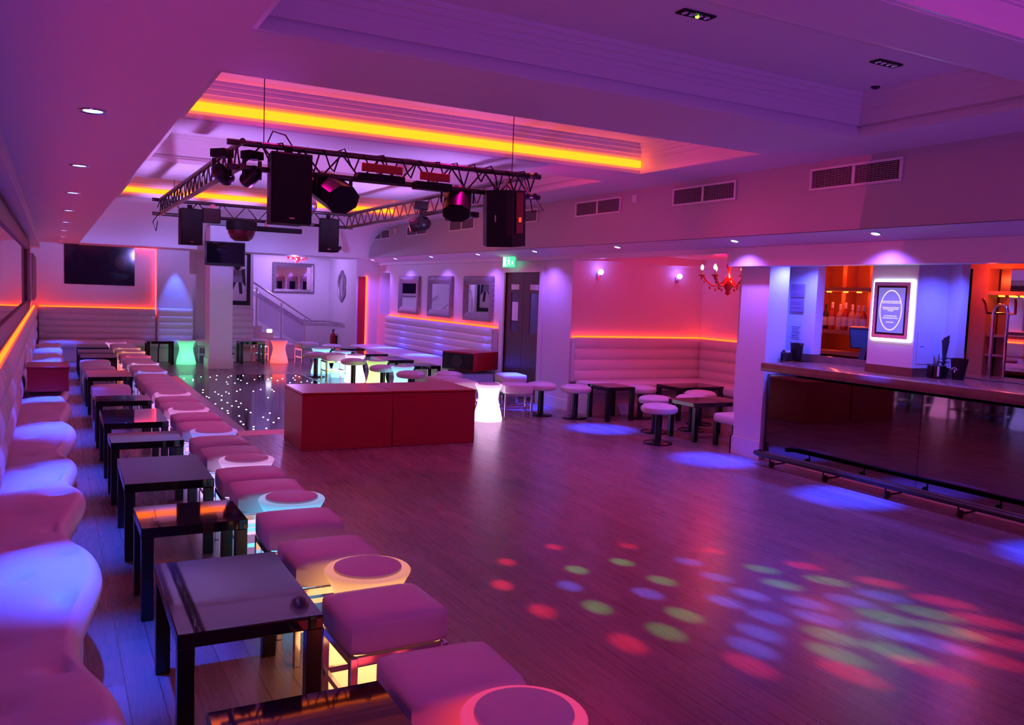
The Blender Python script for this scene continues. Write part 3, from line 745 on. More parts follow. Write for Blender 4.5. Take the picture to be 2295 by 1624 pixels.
for y, z, s, lab in ((8.77, 3.0, .05, 'small white box on the bulkhead between two air vents'), (17.25, 3.0, .05, 'tiny white box on the bulkhead beside the last air vent')):
    t = thing('sensor_box', lab, 'sensor', (6.4505, y, z)); obj('cover', MB().rbox(-.03, -s, -s, 0, s, s, .008, 2), TRIMW, t); obj('lens', MB().rbox(-.036, -.02, -.03, -.03, .02, -.01, .002, 1), PAPER, t)

# ------------------------------------------------------------------ recessed blue downlights
def make_down():
    t = thing('downlight', 'x', 'downlight')
    obj('trim_ring', MB().lathe([(.040, -.004), (.058, -.007), (.062, -.002), (.062, 0), (.040, 0)], n=24), CHROME, t)
    obj('lens', MB().lathe([(.002, -.004), (.039, -.004), (.039, -.001), (.002, -.001)], n=24), BLUEL, t)
    return t
DOWN = make_down()
BL = (.03, .06, 1.0)
for k, y in enumerate((2.0, 4.10, 6.13, 8.12, 10.3, 12.5, 14.75, 17.0, 19.2)):
    place(DOWN, (.155, y, ZS), 0, 'blue recessed downlight in the soffit over the curved bench, %s from the front' % ORD[k], 'downlights over the curved bench')
    spot('downlight_beam', (.155, y, ZS - .02), (.19, y, 0), 906.3, (0.012, 0.069, 1.000), 36, 1.0, .03)
for k, y in enumerate((3.3, 5.28, 7.1, 9.3, 11.5, 13.5, 15.6, 17.6, 19.1)):
    place(DOWN, (6.58, y, 2.424), 0, 'blue recessed downlight under the bulkhead, %s from the bar end' % ORD[k], 'downlights under the bulkhead')
    spot('downlight_beam', (6.58, y, 2.40), (6.45, y, 0), 2797.9, (0.011, 0.042, 1.000), 27, 1.0, .03)
    spot('downlight_spill', (6.58, y, 2.40), (6.65, y, 0), 60, (.26, .10, 1), 125, .7, .03)
for d in [o for o in S.objects if o.name.startswith('downlight') and o.type == 'EMPTY' and o.location.x > 6]:
    d.rotation_euler = (0, math.atan2(.085, .37), 0)
for x, y, z, lab in ((7.30, 4.70, 2.298, 'blue downlight in the bar ceiling above the beer taps'), (7.25, 5.98, 2.298, 'blue downlight above the bar beside the lit sign pier'), (7.24, 6.74, 2.298, 'blue downlight above the pink notice plaque of the bar')):
    place(DOWN, (x, y, z), 0, lab, 'downlights above the bar')
    spot('downlight_beam', (x, y, z - .02), (x, y, 0), 100, (0.060, 0.080, 1.000), 140, .7, .03)

# rectangular spot boxes in the ceiling recesses
def make_box():
    t = thing('ceiling_spot_box', 'x', 'ceiling light')
    obj('housing', MB().box(-.20, -.05, -.010, -.19, .05, 0).box(.19, -.05, -.010, .20, .05, 0).box(-.19, -.05, -.010, .19, -.042, 0).box(-.19, .042, -.010, .19, .05, 0).box(-.19, -.042, -.004, .19, .042, 0), BLKM, t)
    for k in range(4): obj('bulb', MB().lathe([(.030, -.004), (.028, -.012), (.010, -.008)], (-.14 + k * .093, 0, 0), 16), CHROME, t)
    return t
BOXL = make_box(); BOXL.scale = (.6, .85, 1)
BX = [(1.68, 7.07), (3.32, 6.99), (5.01, 6.94), (3.35, 4.05), (5.07, 4.08)]
for k, (x, y) in enumerate(BX):
    place(BOXL, (x, y, ZT - .001), .0, 'dark rectangular spot box in the %s' % ['amber lit recess, above the truss speaker', 'amber lit recess, middle one', 'amber lit recess, close to the bulkhead', 'ceiling recess over the floor with a green glint', 'ceiling recess over the floor, near the bulkhead corner'][k], 'spot boxes in the ceiling')
tag(obj('indicator_lamp', MB().lathe([(.012, 0), (.012, -.008), (.004, -.012)], (3.36, 4.05, ZT - .013), 12), GREENL), 'tiny green glowing lamp on a ceiling spot box', 'lamp')
t = thing('ceiling_sensor', 'small dark round sensor at the moulded ceiling corner', 'sensor', (5.55, 4.55, ZT - .001)); obj('dome', MB().lathe([(.035, 0), (.03, -.012), (.012, -.02), (.002, -.021)], n=20), BLKP, t); obj('rim', MB().lathe([(.035, 0), (.042, -.003), (.042, 0)], n=20), TRIMW, t)
t = thing('ceiling_hatch', 'dark red access hatch in the ceiling recess over the truss', 'hatch', (1.38, 10.0, ZT - .001)); obj('panel', MB().rbox(-.30, -.30, -.012, .30, .30, 0, .004, 1), REDM, t); obj('frame', MB().box(-.33, -.33, -.008, .33, -.30, 0).box(-.33, .30, -.008, .33, .33, 0).box(-.33, -.30, -.008, -.30, .30, 0).box(.30, -.30, -.008, .33, .30, 0), TRIMW, t)

# ------------------------------------------------------------------ lighting truss and what hangs on it
tr = thing('lighting_truss', 'square black lighting truss hung from the ceiling over the dance area', 'truss', (1.3, 6.98, 2.66))
W_, D_, H_ = 2.62, 5.65, .19
E_ = .10
for z in (0, H_):
    obj('chord', MB().cyl((-E_, 0, z), (W_ + E_, 0, z), .024, 10), TRUSSM, tr)
    obj('chord', MB().cyl((-E_, D_, z), (W_ + E_, D_, z), .024, 10), TRUSSM, tr)
    obj('chord', MB().cyl((0, -E_, z), (0, D_ + E_, z), .024, 10), TRUSSM, tr)
    obj('chord', MB().cyl((W_, -E_, z), (W_, D_ + E_, z), .024, 10), TRUSSM, tr)
def lattice(a, b, n):
    m = MB(); a = Vector(a); b = Vector(b)
    for k in range(n):
        p, q = a.lerp(b, k / n), a.lerp(b, (k + 1) / n)
        z0, z1 = (0, H_) if k % 2 == 0 else (H_, 0)
        m.cyl((p.x, p.y, z0), (q.x, q.y, z1), .008, 6)
    return m
obj('lattice', lattice((0, 0, 0), (W_, 0, 0), 16), TRUSSM, tr); obj('lattice', lattice((0, D_, 0), (W_, D_, 0), 16), TRUSSM, tr)
obj('lattice', lattice((0, 0, 0), (0, D_, 0), 40), TRUSSM, tr); obj('lattice', lattice((W_, 0, 0), (W_, D_, 0), 40), TRUSSM, tr)
for x, y in ((.18, 0), (W_ - .2, 0), (.18, D_), (W_ - .2, D_)):
    obj('hanging_wire', MB().cyl((x, y, H_), (x, y, ZC - 2.66 + (.3 if 8.45 < y + 6.98 < 10.7 or 12.5 < y + 6.98 < 15.5 or y < .5 else 0)), .004, 6), BLKM, tr)
cab = MB()
random.seed(3)
for k in range(15):
    x = .1 + k * .17
    cab.tube([(x, .02, H_ + .02), (x + .05, -.03, H_ + random.uniform(.0, .05)), (x + .1, -.03, H_ - .04 - random.random() * .08), (x + .15, .02, random.random() * .1), (x + .2, .03, H_)], .007, 6)
for k in range(10):
    y = .2 + k * .55
    cab.tube([(0, y, H_), (-.04, y + .1, H_ - .05), (-.05, y + .3, H_ - .08 - random.random() * .06), (0, y + .5, H_)], .006, 6)
cab.tube([(-.02, D_, 0), (-.1, D_ - .1, -.12), (-.06, D_ - .1, -.24), (-.03, D_, -.1)], .006, 6); cab.tube([(W_ + .05, 0, 0), (W_ + .12, -.05, -.12), (W_ + .02, -.02, -.14), (W_, 0, 0)], .006, 6)
cab.tube([(.2, .0, H_), (.25, 0, H_ + .12), (.35, 0, H_ + .1), (.42, 0, H_)], .006, 6)
obj('cables', cab, BLKM, tr)

def cabinet(name, label, loc, w, d, h, rz=0, rx=0, badge=True):
    t = thing(name, label, 'speaker', loc, rz)
    t.rotation_euler = (rx, 0, rz)
    obj('cabinet', MB().prism([(-w / 2, 0), (w / 2, 0), (w / 2 * .8, d), (-w / 2 * .8, d)], 'z', -h, 0), BLKM, t)
    obj('grille', MB().rbox(-w / 2 + .006, -.014, -h + .008, w / 2 - .006, -.001, -.008, .004, 1), BLKM, t)
    if badge: obj('badge', MB().box(-.02, -.016, -h + .035, .02, -.0145, -h + .045), STEEL, t)
    obj('hanger', MB().box(-.03, d * .4, 0, .03, d * .4 + .03, .06).box(-w / 2 * .7, d * .4, 0, w / 2 * .7, d * .4 + .03, .012), BLKM, t)
    return t
cabinet('hanging_speaker', 'tall black speaker hanging from the front corner of the truss', (1.665, 6.80, 2.62 + .17), .32, .30, .55)
cabinet('hanging_speaker', 'black speaker hanging at the far truss corner above the blue lit bay', (1.69, 12.45, 2.75), .29, .26, .49, .12)
cabinet('hanging_speaker', 'black speaker hanging at the far truss corner above the stair lobby', (3.61, 12.45, 2.76), .29, .26, .49, -.12)
# big angled cabinet on the near corner
bs = thing('hanging_speaker', 'large angled black speaker with red lit side panel under the truss corner', 'speaker', (3.60, 6.86, 2.64), .62)
bs.rotation_euler = (.10, -.05, -.30)
prof6 = [(-.20, -.02), (.20, -.02), (.20, -.40), (.10, -.47), (-.10, -.47), (-.20, -.40)]
obj('cabinet', MB().prism([(-.19, -.10), (.03, -.16), (.19, .02), (.17, .22), (-.17, .22)], 'z', -.46, .04), BLKM, bs)
obj('rear_panel', MB().add([(-.02, -.151, -.36), (.03, -.165, -.36), (.03, -.165, .02), (-.02, -.151, .02)], [(0, 1, 2, 3)]), BLKP, bs)
pnl = MB().box(-.06, -.004, -.34, .06, .004, .02)
rp = obj('side_panel', pnl, mat('red_light_tint', (.25, .02, .015), .4), bs, 'side panel tinted by painted red light'); rp.location = (.115, -.075, 0); rp.rotation_euler = (0, 0, .85)  # red light on this face is painted into its colour
kp = obj('indicator', MB().box(-.02, -.008, -.24, .02, -.0045, -.2), emit('red_led', (1, .05, .02), 2), rp) 
obj('badge', MB().box(-.12, -.128, -.24, -.11, -.123, -.18), PAPER, bs)
obj('hanger', MB().tube([(-.05, 0, .04), (0, 0, .12), (.05, 0, .04)], .01, 6), STEEL, bs)

def moving_head(label, loc, rz, tilt, sc_=1.0):
    t = thing('moving_head_light', label, 'stage light', loc, rz); t.scale = (sc_, sc_, sc_)
    obj('base', MB().rbox(-.10, -.08, -.09, .10, .08, 0, .01, 2), BLKM, t)
    for sx in (-1, 1): obj('yoke_arm', MB().rbox(sx * .1075 - .0125, -.025, -.30, sx * .1075 + .0125, .025, -.09, .006, 1), BLKP, t)
    h = obj('lamp_head', MB().lathe([(.075, -.13), (.088, -.10), (.088, .04), (.07, .09), (.03, .12), (.002, .125)], n=24), BLKP, t)
    h.location = (0, 0, -.26); h.rotation_euler = (tilt, 0, 0)
    obj('lens', MB().lathe([(.07, -.134), (.065, -.138), (.002, -.142)], n=24), mat('lens_glass', (.05, .02, .03), .05, spec=.9) if 'lens_glass' not in MATS else MATS['lens_glass'], h)
    return t
moving_head('black moving head light beside the tall front speaker of the truss', (1.40, 7.02, 2.80), .5, 1.0, .72)
moving_head('black moving head light hanging off the truss corner next to another', (1.18, 7.08, 2.80), -.9, 1.1, .72)
moving_head('large round black stage light on the bulkhead side of the truss', (3.86, 9.5, 2.80), 1.2, 1.35)
def octa(label, loc, rz, tilt, r=.15, d=.26):
    t = thing('effect_light', label, 'stage light', loc, rz)
    obj('bracket', MB().box(-r - .02, -.015, -.12, -r - .005, .015, 0).box(r + .005, -.015, -.12, r + .02, .015, 0).box(-r - .02, -.015, -.008, r + .02, .015, 0), BLKP, t)
    pts = [(r * math.cos(PI / 8 + k * PI / 4), r * .78 * math.sin(PI / 8 + k * PI / 4)) for k in range(8)]
    h = obj('housing', MB().prism(pts, 'y', -d / 2, d / 2).prism([(x * .7, z * .7) for x, z in pts], 'y', d / 2, d / 2 + .06), BLKP, t)
    h.location = (0, 0, -.13); h.rotation_euler = (tilt, 0, 0)
    obj('front_glass', MB().prism([(x * .86, z * .86) for x, z in pts], 'y', -d / 2 - .008, -d / 2 - .001), BLKM, h)
    return t
octa('octagonal black effect light slung under the front truss bar', (2.05, 6.98, 2.66), .35, .45, .165, .30)
octa('octagonal red lit effect light beside the angled corner speaker', (3.18, 6.98, 2.66), -.5, .75, .13, .26)
for label, loc, w, in (('long flat light bar on the front truss bar with red glow', (2.44, 6.95, 2.72), .42), ('box shaped light fitting with an amber glow on the front truss', (2.92, 6.95, 2.70), .34)):
    t = thing('light_bar', label, 'stage light', loc)
    obj('housing', MB().rbox(-w / 2, -.06, -.075, w / 2, .06, -.01, .008, 1), BLKM, t)
    obj('reflector', MB().rbox(-w / 2 + .03, -.068, .0, w / 2 - .03, -.05, .07, .004, 1), mat('amber_gel', (.5, .05, .02), .3) if 'amber_gel' not in MATS else MATS['amber_gel'], t)
    obj('clamp', MB().box(-.02, -.02, -.01, .02, .04, .05), STEEL, t)
t = thing('light_bar', 'dark light bar on the bulkhead side of the truss', 'stage light', (4.02, 8.7, 2.62), PI / 2)
obj('housing', MB().rbox(-.35, -.05, -.06, .35, .05, 0, .008, 1), BLKM, t); obj('clamp', MB().box(-.02, -.02, 0, .02, .04, .06), STEEL, t)
t = thing('light_bar', 'long dark light bar under the far truss bar', 'stage light', (2.72, 12.55, 2.58))
obj('housing', MB().rbox(-.5, -.05, -.07, .5, .05, 0, .008, 1), BLKM, t); obj('clamp', MB().box(-.02, -.02, 0, .02, .04, .08), STEEL, t)
t = thing('dome_effect_light', 'dome shaped disco effect light with faceted red bottom under the far truss bar', 'stage light', (2.36, 12.5, 2.62))
obj('housing', MB().lathe([(.20, -.12), (.21, -.09), (.21, .0), (.18, .02)], n=24), BLKM, t)
obj('faceted_dome', MB().lathe([(.005, -.27), (.10, -.265), (.15, -.23), (.18, -.17), (.19, -.12)], n=14), mat('red_facets', (.10, .012, .018), .35, spec=.4), t)
t = thing('junction_box', 'dark square fitting on the far truss corner', 'stage light', (1.98, 12.6, 2.78))
obj('housing', MB().rbox(-.14, -.08, -.2, .10, .08, 0, .008, 1), BLKP, t); obj('clamp', MB().box(-.03, -.02, 0, .03, .02, .06), STEEL, t)
t = thing('disco_ball', 'small silver disco ball hanging behind the tall speaker', 'disco ball', (2.26, 8.6, 2.56))
me = MB().ball((0, 0, 0), .10, 12).mesh('ball', mat('disco_facets', (.8, .8, .85), .08, 1), smooth=False); obj('ball', me, None, t)
obj('hanging_wire', MB().cyl((0, 0, .098), (0, 0, ZT - 2.565), .003, 6), BLKM, t)
t = thing('dome_camera', 'small dark dome camera under the cove beside the stair lobby', 'camera', (5.42, 18.0, 2.62))
obj('mount', MB().lathe([(.05, .0), (.06, .03), (.05, .06), (.03, .40)], n=16), TRIMW, t)
obj('dome', MB().lathe([(.002, -.09), (.05, -.075), (.075, -.03), (.078, .0), (.05, .02)], n=20), BLKP, t)

# ------------------------------------------------------------------ chandeliers, alcove lamps
def chandelier(label, loc, R, drop, arms, lit):
    t = thing('chandelier', label, 'chandelier', loc)
    obj('stem', MB().lathe([(.045, 0), (.05, -.04), (.025, -.07), (.018, -.16), (.035, -.2), (.018, -.24), (.018, -drop + .16), (.05, -drop + .12), (.075, -drop + .05), (.06, -drop), (.025, -drop - .05), (.04, -drop - .08), (.003, -drop - .11)], n=16), REDGL, t)
    for k in range(arms):
        a = 2 * PI * k / arms + .3
        ca, sa = math.cos(a), math.sin(a)
        pts = []
        for q in range(9):
            u = q / 8
            pts.append((ca * (.05 + (R - .05) * u), sa * (.05 + (R - .05) * u), -drop + .08 - .10 * math.sin(PI * u * 1.05) + .06 * u))
        ar = obj('arm', MB().tube(pts, .011, 6).lathe([(.012, -drop + .13), (.04, -drop + .135), (.045, -drop + .15), (.02, -drop + .15)], (ca * R, sa * R, 0), 12), REDGL, t)
        obj('candle', MB().cyl((ca * R, sa * R, -drop + .15), (ca * R, sa * R, -drop + .21), .012, 10), PAPER, t)
        if lit: obj('bulb', MB().lathe([(.012, -drop + .212), (.022, -drop + .235), (.02, -drop + .26), (.003, -drop + .285)], (ca * R, sa * R, 0), 12), WARM, t)
        dr = MB()
        for q in (3, 5, 7, 8):
            p = pts[q]; dr.ball((p[0], p[1], p[2] - .045), .013, 5, 1.7)
        obj('crystal_drop', dr, REDGL, t)
    return t
ch1 = chandelier('lit red chandelier with candle bulbs hanging in the pink alcove', (7.72, 8.40, 2.418), .34, .47, 6, True)
ch2 = chandelier('unlit red chandelier hanging in the stair lobby', (5.30, 21.0, 2.618), .34, .20, 8, False)
for x, lab in ((7.41, 'blue white wall lamp on the alcove wall near the doorway'), (8.95, 'blue white wall lamp on the alcove wall near the chandelier')):
    t = thing('wall_lamp', lab, 'lamp', (x, 10.945, 2.08), 0, 'wall lamps in the alcove')
    obj('backplate', MB().rbox(-.03, -.02, -.05, .03, 0, .05, .005, 1), STEEL, t)
    obj('bulb', MB().ball((0, -.07, .06), .045, 8), emit('lilac_bulb', (.35, .16, 1), 8) if not bpy.data.materials.get('lilac_bulb') else bpy.data.materials['lilac_bulb'], t)
    obj('arm', MB().tube([(0, -.02, 0), (0, -.07, -.01), (0, -.07, .02)], .008, 6), STEEL, t)
t = thing('smoke_detector', 'white smoke detector on the alcove ceiling', 'smoke detector', (7.68, 9.1, 2.419)); obj('body', MB().lathe([(.06, 0), (.06, -.025), (.04, -.04), (.002, -.042)], n=20), TRIMW, t); obj('vent_ring', MB().lathe([(.061, -.012), (.064, -.016), (.061, -.02)], n=20), PAPER, t)

# ------------------------------------------------------------------ bar
bar = thing('bar_counter', 'long bar with brown wooden top and black glass front', 'bar counter', (7.05, 5.0, 0))
obj('countertop', MB().rbox(-.35, -7.5, 1.03, .55, 1.72, 1.12, .012, 2), BARW, bar)
obj('front_panel', MB().box(0, .02, .10, .02, 1.95, .97).box(0, -1.48, .10, .02, .015, .97).box(0, -7.5, .10, .02, -1.485, .97), PANEL, bar)
obj('plinth', MB().box(.03, -7.5, 0, .06, 1.95, .10), TRIMW, bar)
obj('carcass', MB().box(.021, -7.5, .10, .5, 1.95, .97).box(.2, -7.5, .97, .5, 1.7, 1.03), BLKM, bar)
obj('upstand', MB().box(.50, 1.05, 1.121, .545, 2.2, 1.195).box(.50, .0, 1.121, .545, .60, 1.195).box(.045, .18, 1.121, .50, .71, 1.198), BARW, bar)
rl = thing('foot_rail', 'black foot rail on short brackets along the foot of the bar', 'foot rail', (6.75, 5.0, 0))
obj('rail', MB().tube([(0, -7, .125), (0, 1.72, .125), (.02, 1.78, .125), (.10, 1.80, .125)], .028, 12), BLKP, rl)
for k in range(7):
    y = 1.55 - k * .72
    b = obj('bracket', MB().cyl((0, y, .10), (0, y, .05), .008, 8).tube([(0, y, .05), (.04, y, .035), (.23, y, .04)], .009, 8), BLKP, rl)
    obj('foot', MB().cyl((.03, y - .012, .035), (.03, y + .012, .035), .034, 14), BLKP, rl)
# illuminated poster
ps = thing('lit_sign_frame', 'illuminated sign frame glowing white on the bar pier with an oval emblem', 'sign', (7.098, 5.44, 1.735))
obj('edge_light', MB().rbox(-.012, -.225, -.29, -.002, .225, .29, .004, 1), SIGNW, ps)
obj('frame', MB().box(-.030, -.20, -.27, -.013, -.165, .27).box(-.030, .165, -.27, -.013, .20, .27).box(-.030, -.165, -.27, -.013, .165, -.235).box(-.030, -.165, .235, -.013, .165, .27), mat('clear_silver', (.75, .8, .9), .15, .7), ps)
obj('border', MB().box(-.026, -.165, -.235, -.014, .165, .235), BLACK, ps)
obj('print', MB().box(-.029, -.145, -.215, -.0265, .145, .215), mat('sign_print', (.20, .22, .55), .3, emis=(.14, .16, .55), es=.9), ps)
el = MB(); NN = 48
for s0, s1, yy in ((1, .9, -.031),):
    el.add([(yy, .125 * s0 * math.cos(2 * PI * k / NN), .195 * s0 * math.sin(2 * PI * k / NN)) for k in range(NN)] + [(yy, .125 * s1 * math.cos(2 * PI * k / NN), (.195 - .0125) * math.sin(2 * PI * k / NN)) for k in range(NN)], [(k, (k + 1) % NN, (k + 1) % NN + NN, k + NN) for k in range(NN)])
LET = emit('sign_letters', (1, .72, .85), 1.0)
obj('oval_emblem', el, LET, ps)
tx = MB(); random.seed(11)
for z, w in ((.085, .2), (.07, .2), (.025, .19), (.010, .17), (-.005, .06), (-.055, .14), (-.075, .17), (-.115, .08)):
    y = -w / 2
    while y < w / 2:
        l = random.uniform(.006, .016); tx.box(-.032, y, z - .005, -.0315, min(y + l, w / 2), z + .005); y += l + .004
obj('lettering', tx, LET, ps)
# notices
t = thing('notice_board', 'double pink notice plaque on the white bar panel', 'notice', (7.549, 7.05, 1.83)); obj('plaque', MB().rbox(-.015, -.10, .01, 0, .10, .16, .003, 1), mat('plaque_pink', (.42, .22, .30), .5), t); obj('plaque', MB().rbox(-.015, -.10, -.16, 0, .10, -.005, .003, 1), MATS['plaque_pink'], t)
ln = MB()
for zz in (.12, .10, .05, .03, -.05, -.07, -.11): ln.box(-.0165, -.07, zz - .003, -.0155, .07, zz + .003)
obj('lettering', ln, mat('faint_ink', (.30, .16, .24), .6), t)
t = thing('paper_notice', 'white paper notice with lines of print on the bar panel', 'notice', (7.549, 7.05, 1.42)); obj('sheet', MB().box(-.003, -.10, -.13, 0, .10, .12), PAPER, t)
ln = MB()
for q in range(8): ln.box(-.0045, -.065 + .008 * (q % 3), .075 - q * .02, -.0035, .065 - .01 * (q % 2), .082 - q * .02)
obj('lettering', ln, mat('ink', (.2, .18, .3), .6), t)
t = thing('paper_notice', 'pale sheet with one short line behind the bar plant', 'notice', (7.32, 5.189, 1.40), PI / 2); obj('sheet', MB().box(-.003, -.17, -.16, 0, .17, .14), PAPER, t); obj('lettering', MB().box(-.0045, .08, -.0, -.0035, .13, .008), MATS['ink'], t)
# back bar shelves (behind the hatches)
ORG = (1, .10, .02)
sh_ = thing('bar_shelf_unit', 'orange lit shelf unit with bottles behind the bottle hatch', 'shelf unit', (8.45, 7.82, 0))
obj('upright', MB().box(0, .0, 0, .5, .04, 2.3), ORW, sh_); obj('upright', MB().box(0, -1.15, 0, .5, -1.11, 2.3), ORW, sh_); obj('upright', MB().box(.3, -.42, 1.5, .5, -.36, 2.3), ORW, sh_); obj('upright', MB().box(.3, -.82, 1.5, .5, -.76, 2.3), ORW, sh_)
for z in (1.94, 1.42, 1.16): obj('shelf', MB().box(0, -1.11, z, .5, .0, z + .045), mat('shelf_wood', (.35, .16, .12), .4) if 'shelf_wood' not in MATS else MATS['shelf_wood'], sh_)
obj('base_unit', MB().box(0, -1.11, 0, .5, 0, .95), BLKM, sh_)
obj('back_panel', MB().box(.5, -1.15, 0, .52, .04, 2.3), mat('shelf_back', (.35, .12, .06), .25), sh_)
for k in range(4): obj('shelf_lamp', MB().cyl((.12, -.12 - k * .2 - (.05 if k > 1 else 0), 1.925), (.12, -.12 - k * .2 - (.05 if k > 1 else 0), 1.938), .03, 14), AMB, sh_)
def bottle(x, y, z, h, r, m, label, neckc=None):
    t = thing('bottle', label, 'bottle', (x, y, z), 0, 'bottles on the back bar shelf')
    obj('glass', MB().lathe([(r * .9, 0), (r, .01), (r, h * .58), (r * .8, h * .66), (r * .36, h * .76), (r * .34, h * .97), (r * .38, h)], n=16), m, t)
    obj('paper_label', MB().lathe([(r + .001, h * .15), (r + .002, h * .16), (r + .002, h * .48), (r + .001, h * .49)], n=16), PAPER, t)
    obj('cap', MB().lathe([(r * .42, h * .8), (r * .42, h * 1.01), (r * .2, h * 1.02)], n=12), neckc or PAPER, t)
BG = [mat('bottle_clear', (.6, .35, .3), .08, spec=.8), mat('bottle_dark', (.03, .03, .04), .1, spec=.8), mat('bottle_red', (.45, .04, .03), .1, spec=.8)]
for k, (y, h, mi, lb_) in enumerate(((7.12, .28, 2, 'red spirit bottle by the shelf upright'), (7.02, .31, 1, 'dark wine bottle with pale label and cap'), (6.92, .33, 2, 'red bottle with tall pale neck beside the dark bottle'), (6.80, .31, 0, 'clear bottle with pale label, middle of the shelf'), (6.72, .33, 2, 'red bottle with white label and tall neck, middle of the shelf'), (6.62, .31, 0, 'clear bottle third from the till end of the shelf'), (6.53, .30, 0, 'clear bottle second from the till end of the shelf'), (6.45, .30, 2, 'red bottle at the till end of the shelf'))):
    bottle(8.53, y + .48, 1.466, h, .038, BG[mi], lb_, BG[1] if k == 1 else None)
gl_ = MB().lathe([(.028, 0), (.03, .004), (.032, .11), (.030, .11), (.027, .008)], n=14).mesh('drinking_glass', mat('glassware', (.5, .35, .4), .08, spec=.8))
for k in range(7):
    o = obj('drinking_glass', gl_, None, loc=(8.50, 7.62 - k * .085, .951)); tag(o, 'drinking glass in the row under the bottle shelves', 'glass', 'glasses under the shelves')
till = thing('till', 'black touch screen till on the bar behind the hatch', 'till', (7.95, 6.45, 1.125 - .0), .0)
obj('stand', MB().rbox(-.06, -.10, 0, .16, .10, .03, .006, 1).prism([(-.02, .02), (.06, .02), (.10, .2), (.04, .2)], 'y', -.04, .04), BLKP, till)
h = obj('screen_unit', MB().rbox(-.03, -.17, -.12, .05, .17, .13, .012, 2), BLKP, till); h.location = (.04, 0, .28); h.rotation_euler = (0, -.3, .25)
obj('display', MB().box(-.033, -.15, -.10, -.031, .15, .11), mat('till_display', (.03, .05, .12), .1, emis=(.05, .08, .3), es=.12), h)
obj('printer', MB().rbox(.0, -.30, 0, .16, -.18, .14, .01, 2), BLKP, till)
# a back counter carries the till
ct = thing('back_counter', 'dark service counter behind the bar hatch', 'counter', (7.85, 5.0, 0)); obj('top', MB().rbox(-.1, -2.0, 1.08, .35, 2.2, 1.124, .006, 1), BARW, ct); obj('body', MB().box(-.06, -2.0, 0, .33, 2.2, 1.08), BLKM, ct)
# tools on the counter
t = thing('ice_bucket', 'black ice bucket on the bar below the paper notice', 'bucket', (7.40, 6.88, 1.121)); obj('bucket', MB().lathe([(.05, 0), (.055, .01), (.072, .19), (.074, .2), (.068, .2), (.05, .02)], n=24), BLKP, t); obj('handle', MB().tube([(0, -.074, .18), (-.05, -.06, .215), (-.05, .06, .215), (0, .074, .18)], .004, 6), STEEL, t)
for k, (x, y) in enumerate(((7.28, 6.98), (7.24, 6.86))):
    t = thing('napkin_holder', ['black napkin holder beside the ice bucket near the column', 'black napkin holder in front of the ice bucket'][k], 'napkin holder', (x, y, 1.121)); obj('box', MB().rbox(-.04, -.04, 0, .04, .04, .10, .006, 1), BLKP, t); obj('straws', MB().box(-.02, -.02, .03, .02, .02, .115), PAPER, t)
t = thing('bar_caddy', 'black caddy with white straw holder on the bar next to the plant', 'caddy', (7.27, 5.02, 1.121)); obj('box', MB().rbox(-.05, -.035, 0, .05, .035, .12, .006, 1).rbox(-.05, .05, 0, .05, .10, .12, .006, 1), BLKP, t); obj('straws', MB().box(-.03, -.03, .02, -.051, -.01, .11), PAPER, t)
t = thing('champagne_bucket', 'black tapered bucket with a small white crest on the bar', 'bucket', (7.37, 4.90, 1.121)); obj('bucket', MB().lathe([(.045, 0), (.05, .01), (.075, .18), (.078, .195), (.07, .195), (.05, .02)], n=24), BLKP, t)
cr = MB()
for k in range(7):
    a = PI * k / 6; cr.box(-.066, .024 * math.cos(a) - .003, .085 + .02 * math.sin(a), -.062, .024 * math.cos(a) + .003, .095 + .02 * math.sin(a))
cr.box(-.062, -.006, .065, -.058, .006, .095)
obj('crest', cr, PAPER, t)
pt = thing('potted_plant', 'dried flower stems in a pot on the bar', 'plant', (7.42, 5.09, 1.121)); obj('pot', MB().lathe([(.035, 0), (.05, .08), (.052, .09), (.04, .085)], n=16), BLKP, pt)
stm = MB(); random.seed(5)
for k in range(8):
    a = random.random() * 6.28; stm.tube([(0, 0, .07), (.012 * math.cos(a), .012 * math.sin(a), .2), (.03 * math.cos(a), .03 * math.sin(a), .34 + .06 * random.random())], [.006, .008, .010], 6)
obj('stems', stm, mat('dried_stem', (.05, .04, .05), .7), pt)
lfm = MB()
for k in range(12):
    a = random.random() * 6.28; z = .1 + random.random() * .08; R = .05 + random.random() * .03
    lfm.add([(0, 0, z), (R * .6 * math.cos(a - .4), R * .6 * math.sin(a - .4), z + .03), (R * math.cos(a), R * math.sin(a), z + .01), (R * .6 * math.cos(a + .4), R * .6 * math.sin(a + .4), z + .03)], [(0, 1, 2, 3)])
obj('leaves', lfm, MATS['dried_stem'], pt)
# second hatch: dark posts, orange post, tall mirror, beer fonts
t = thing('back_bar_cabinet', 'tall back bar with orange wood post, mirror and small amber lamps', 'cabinet', (8.55, 5.2, 0))
obj('post', MB().box(-.12, .42, 0, .1, .55, 2.3), BLKM, t)
obj('post', MB().box(-.05, .20, 0, .12, .38, 2.3), ORW, t, 'orange wood post')
obj('post', MB().box(-.05, -.42, 0, .12, -.30, 2.3), BLKM, t)
obj('post', MB().box(-.06, -.62, 0, .12, -.50, 2.3), ORW, t, 'orange wood post')
obj('mirror', MB().box(.14, -1.6, .9, .15, .55, 2.3), MIRROR, t)
obj('back_panel', MB().box(.15, -1.6, 0, .2, .6, 2.3), BLKM, t)
obj('shelf', MB().box(-.05, -.30, 1.93, .13, .20, 1.97), MATS['shelf_wood'], t); obj('top_board', MB().box(-.06, -1.6, 2.2, .13, .55, 2.3), ORW, t); obj('base_unit', MB().box(-.10, -1.6, 0, .13, .42, .95), BLKM, t)
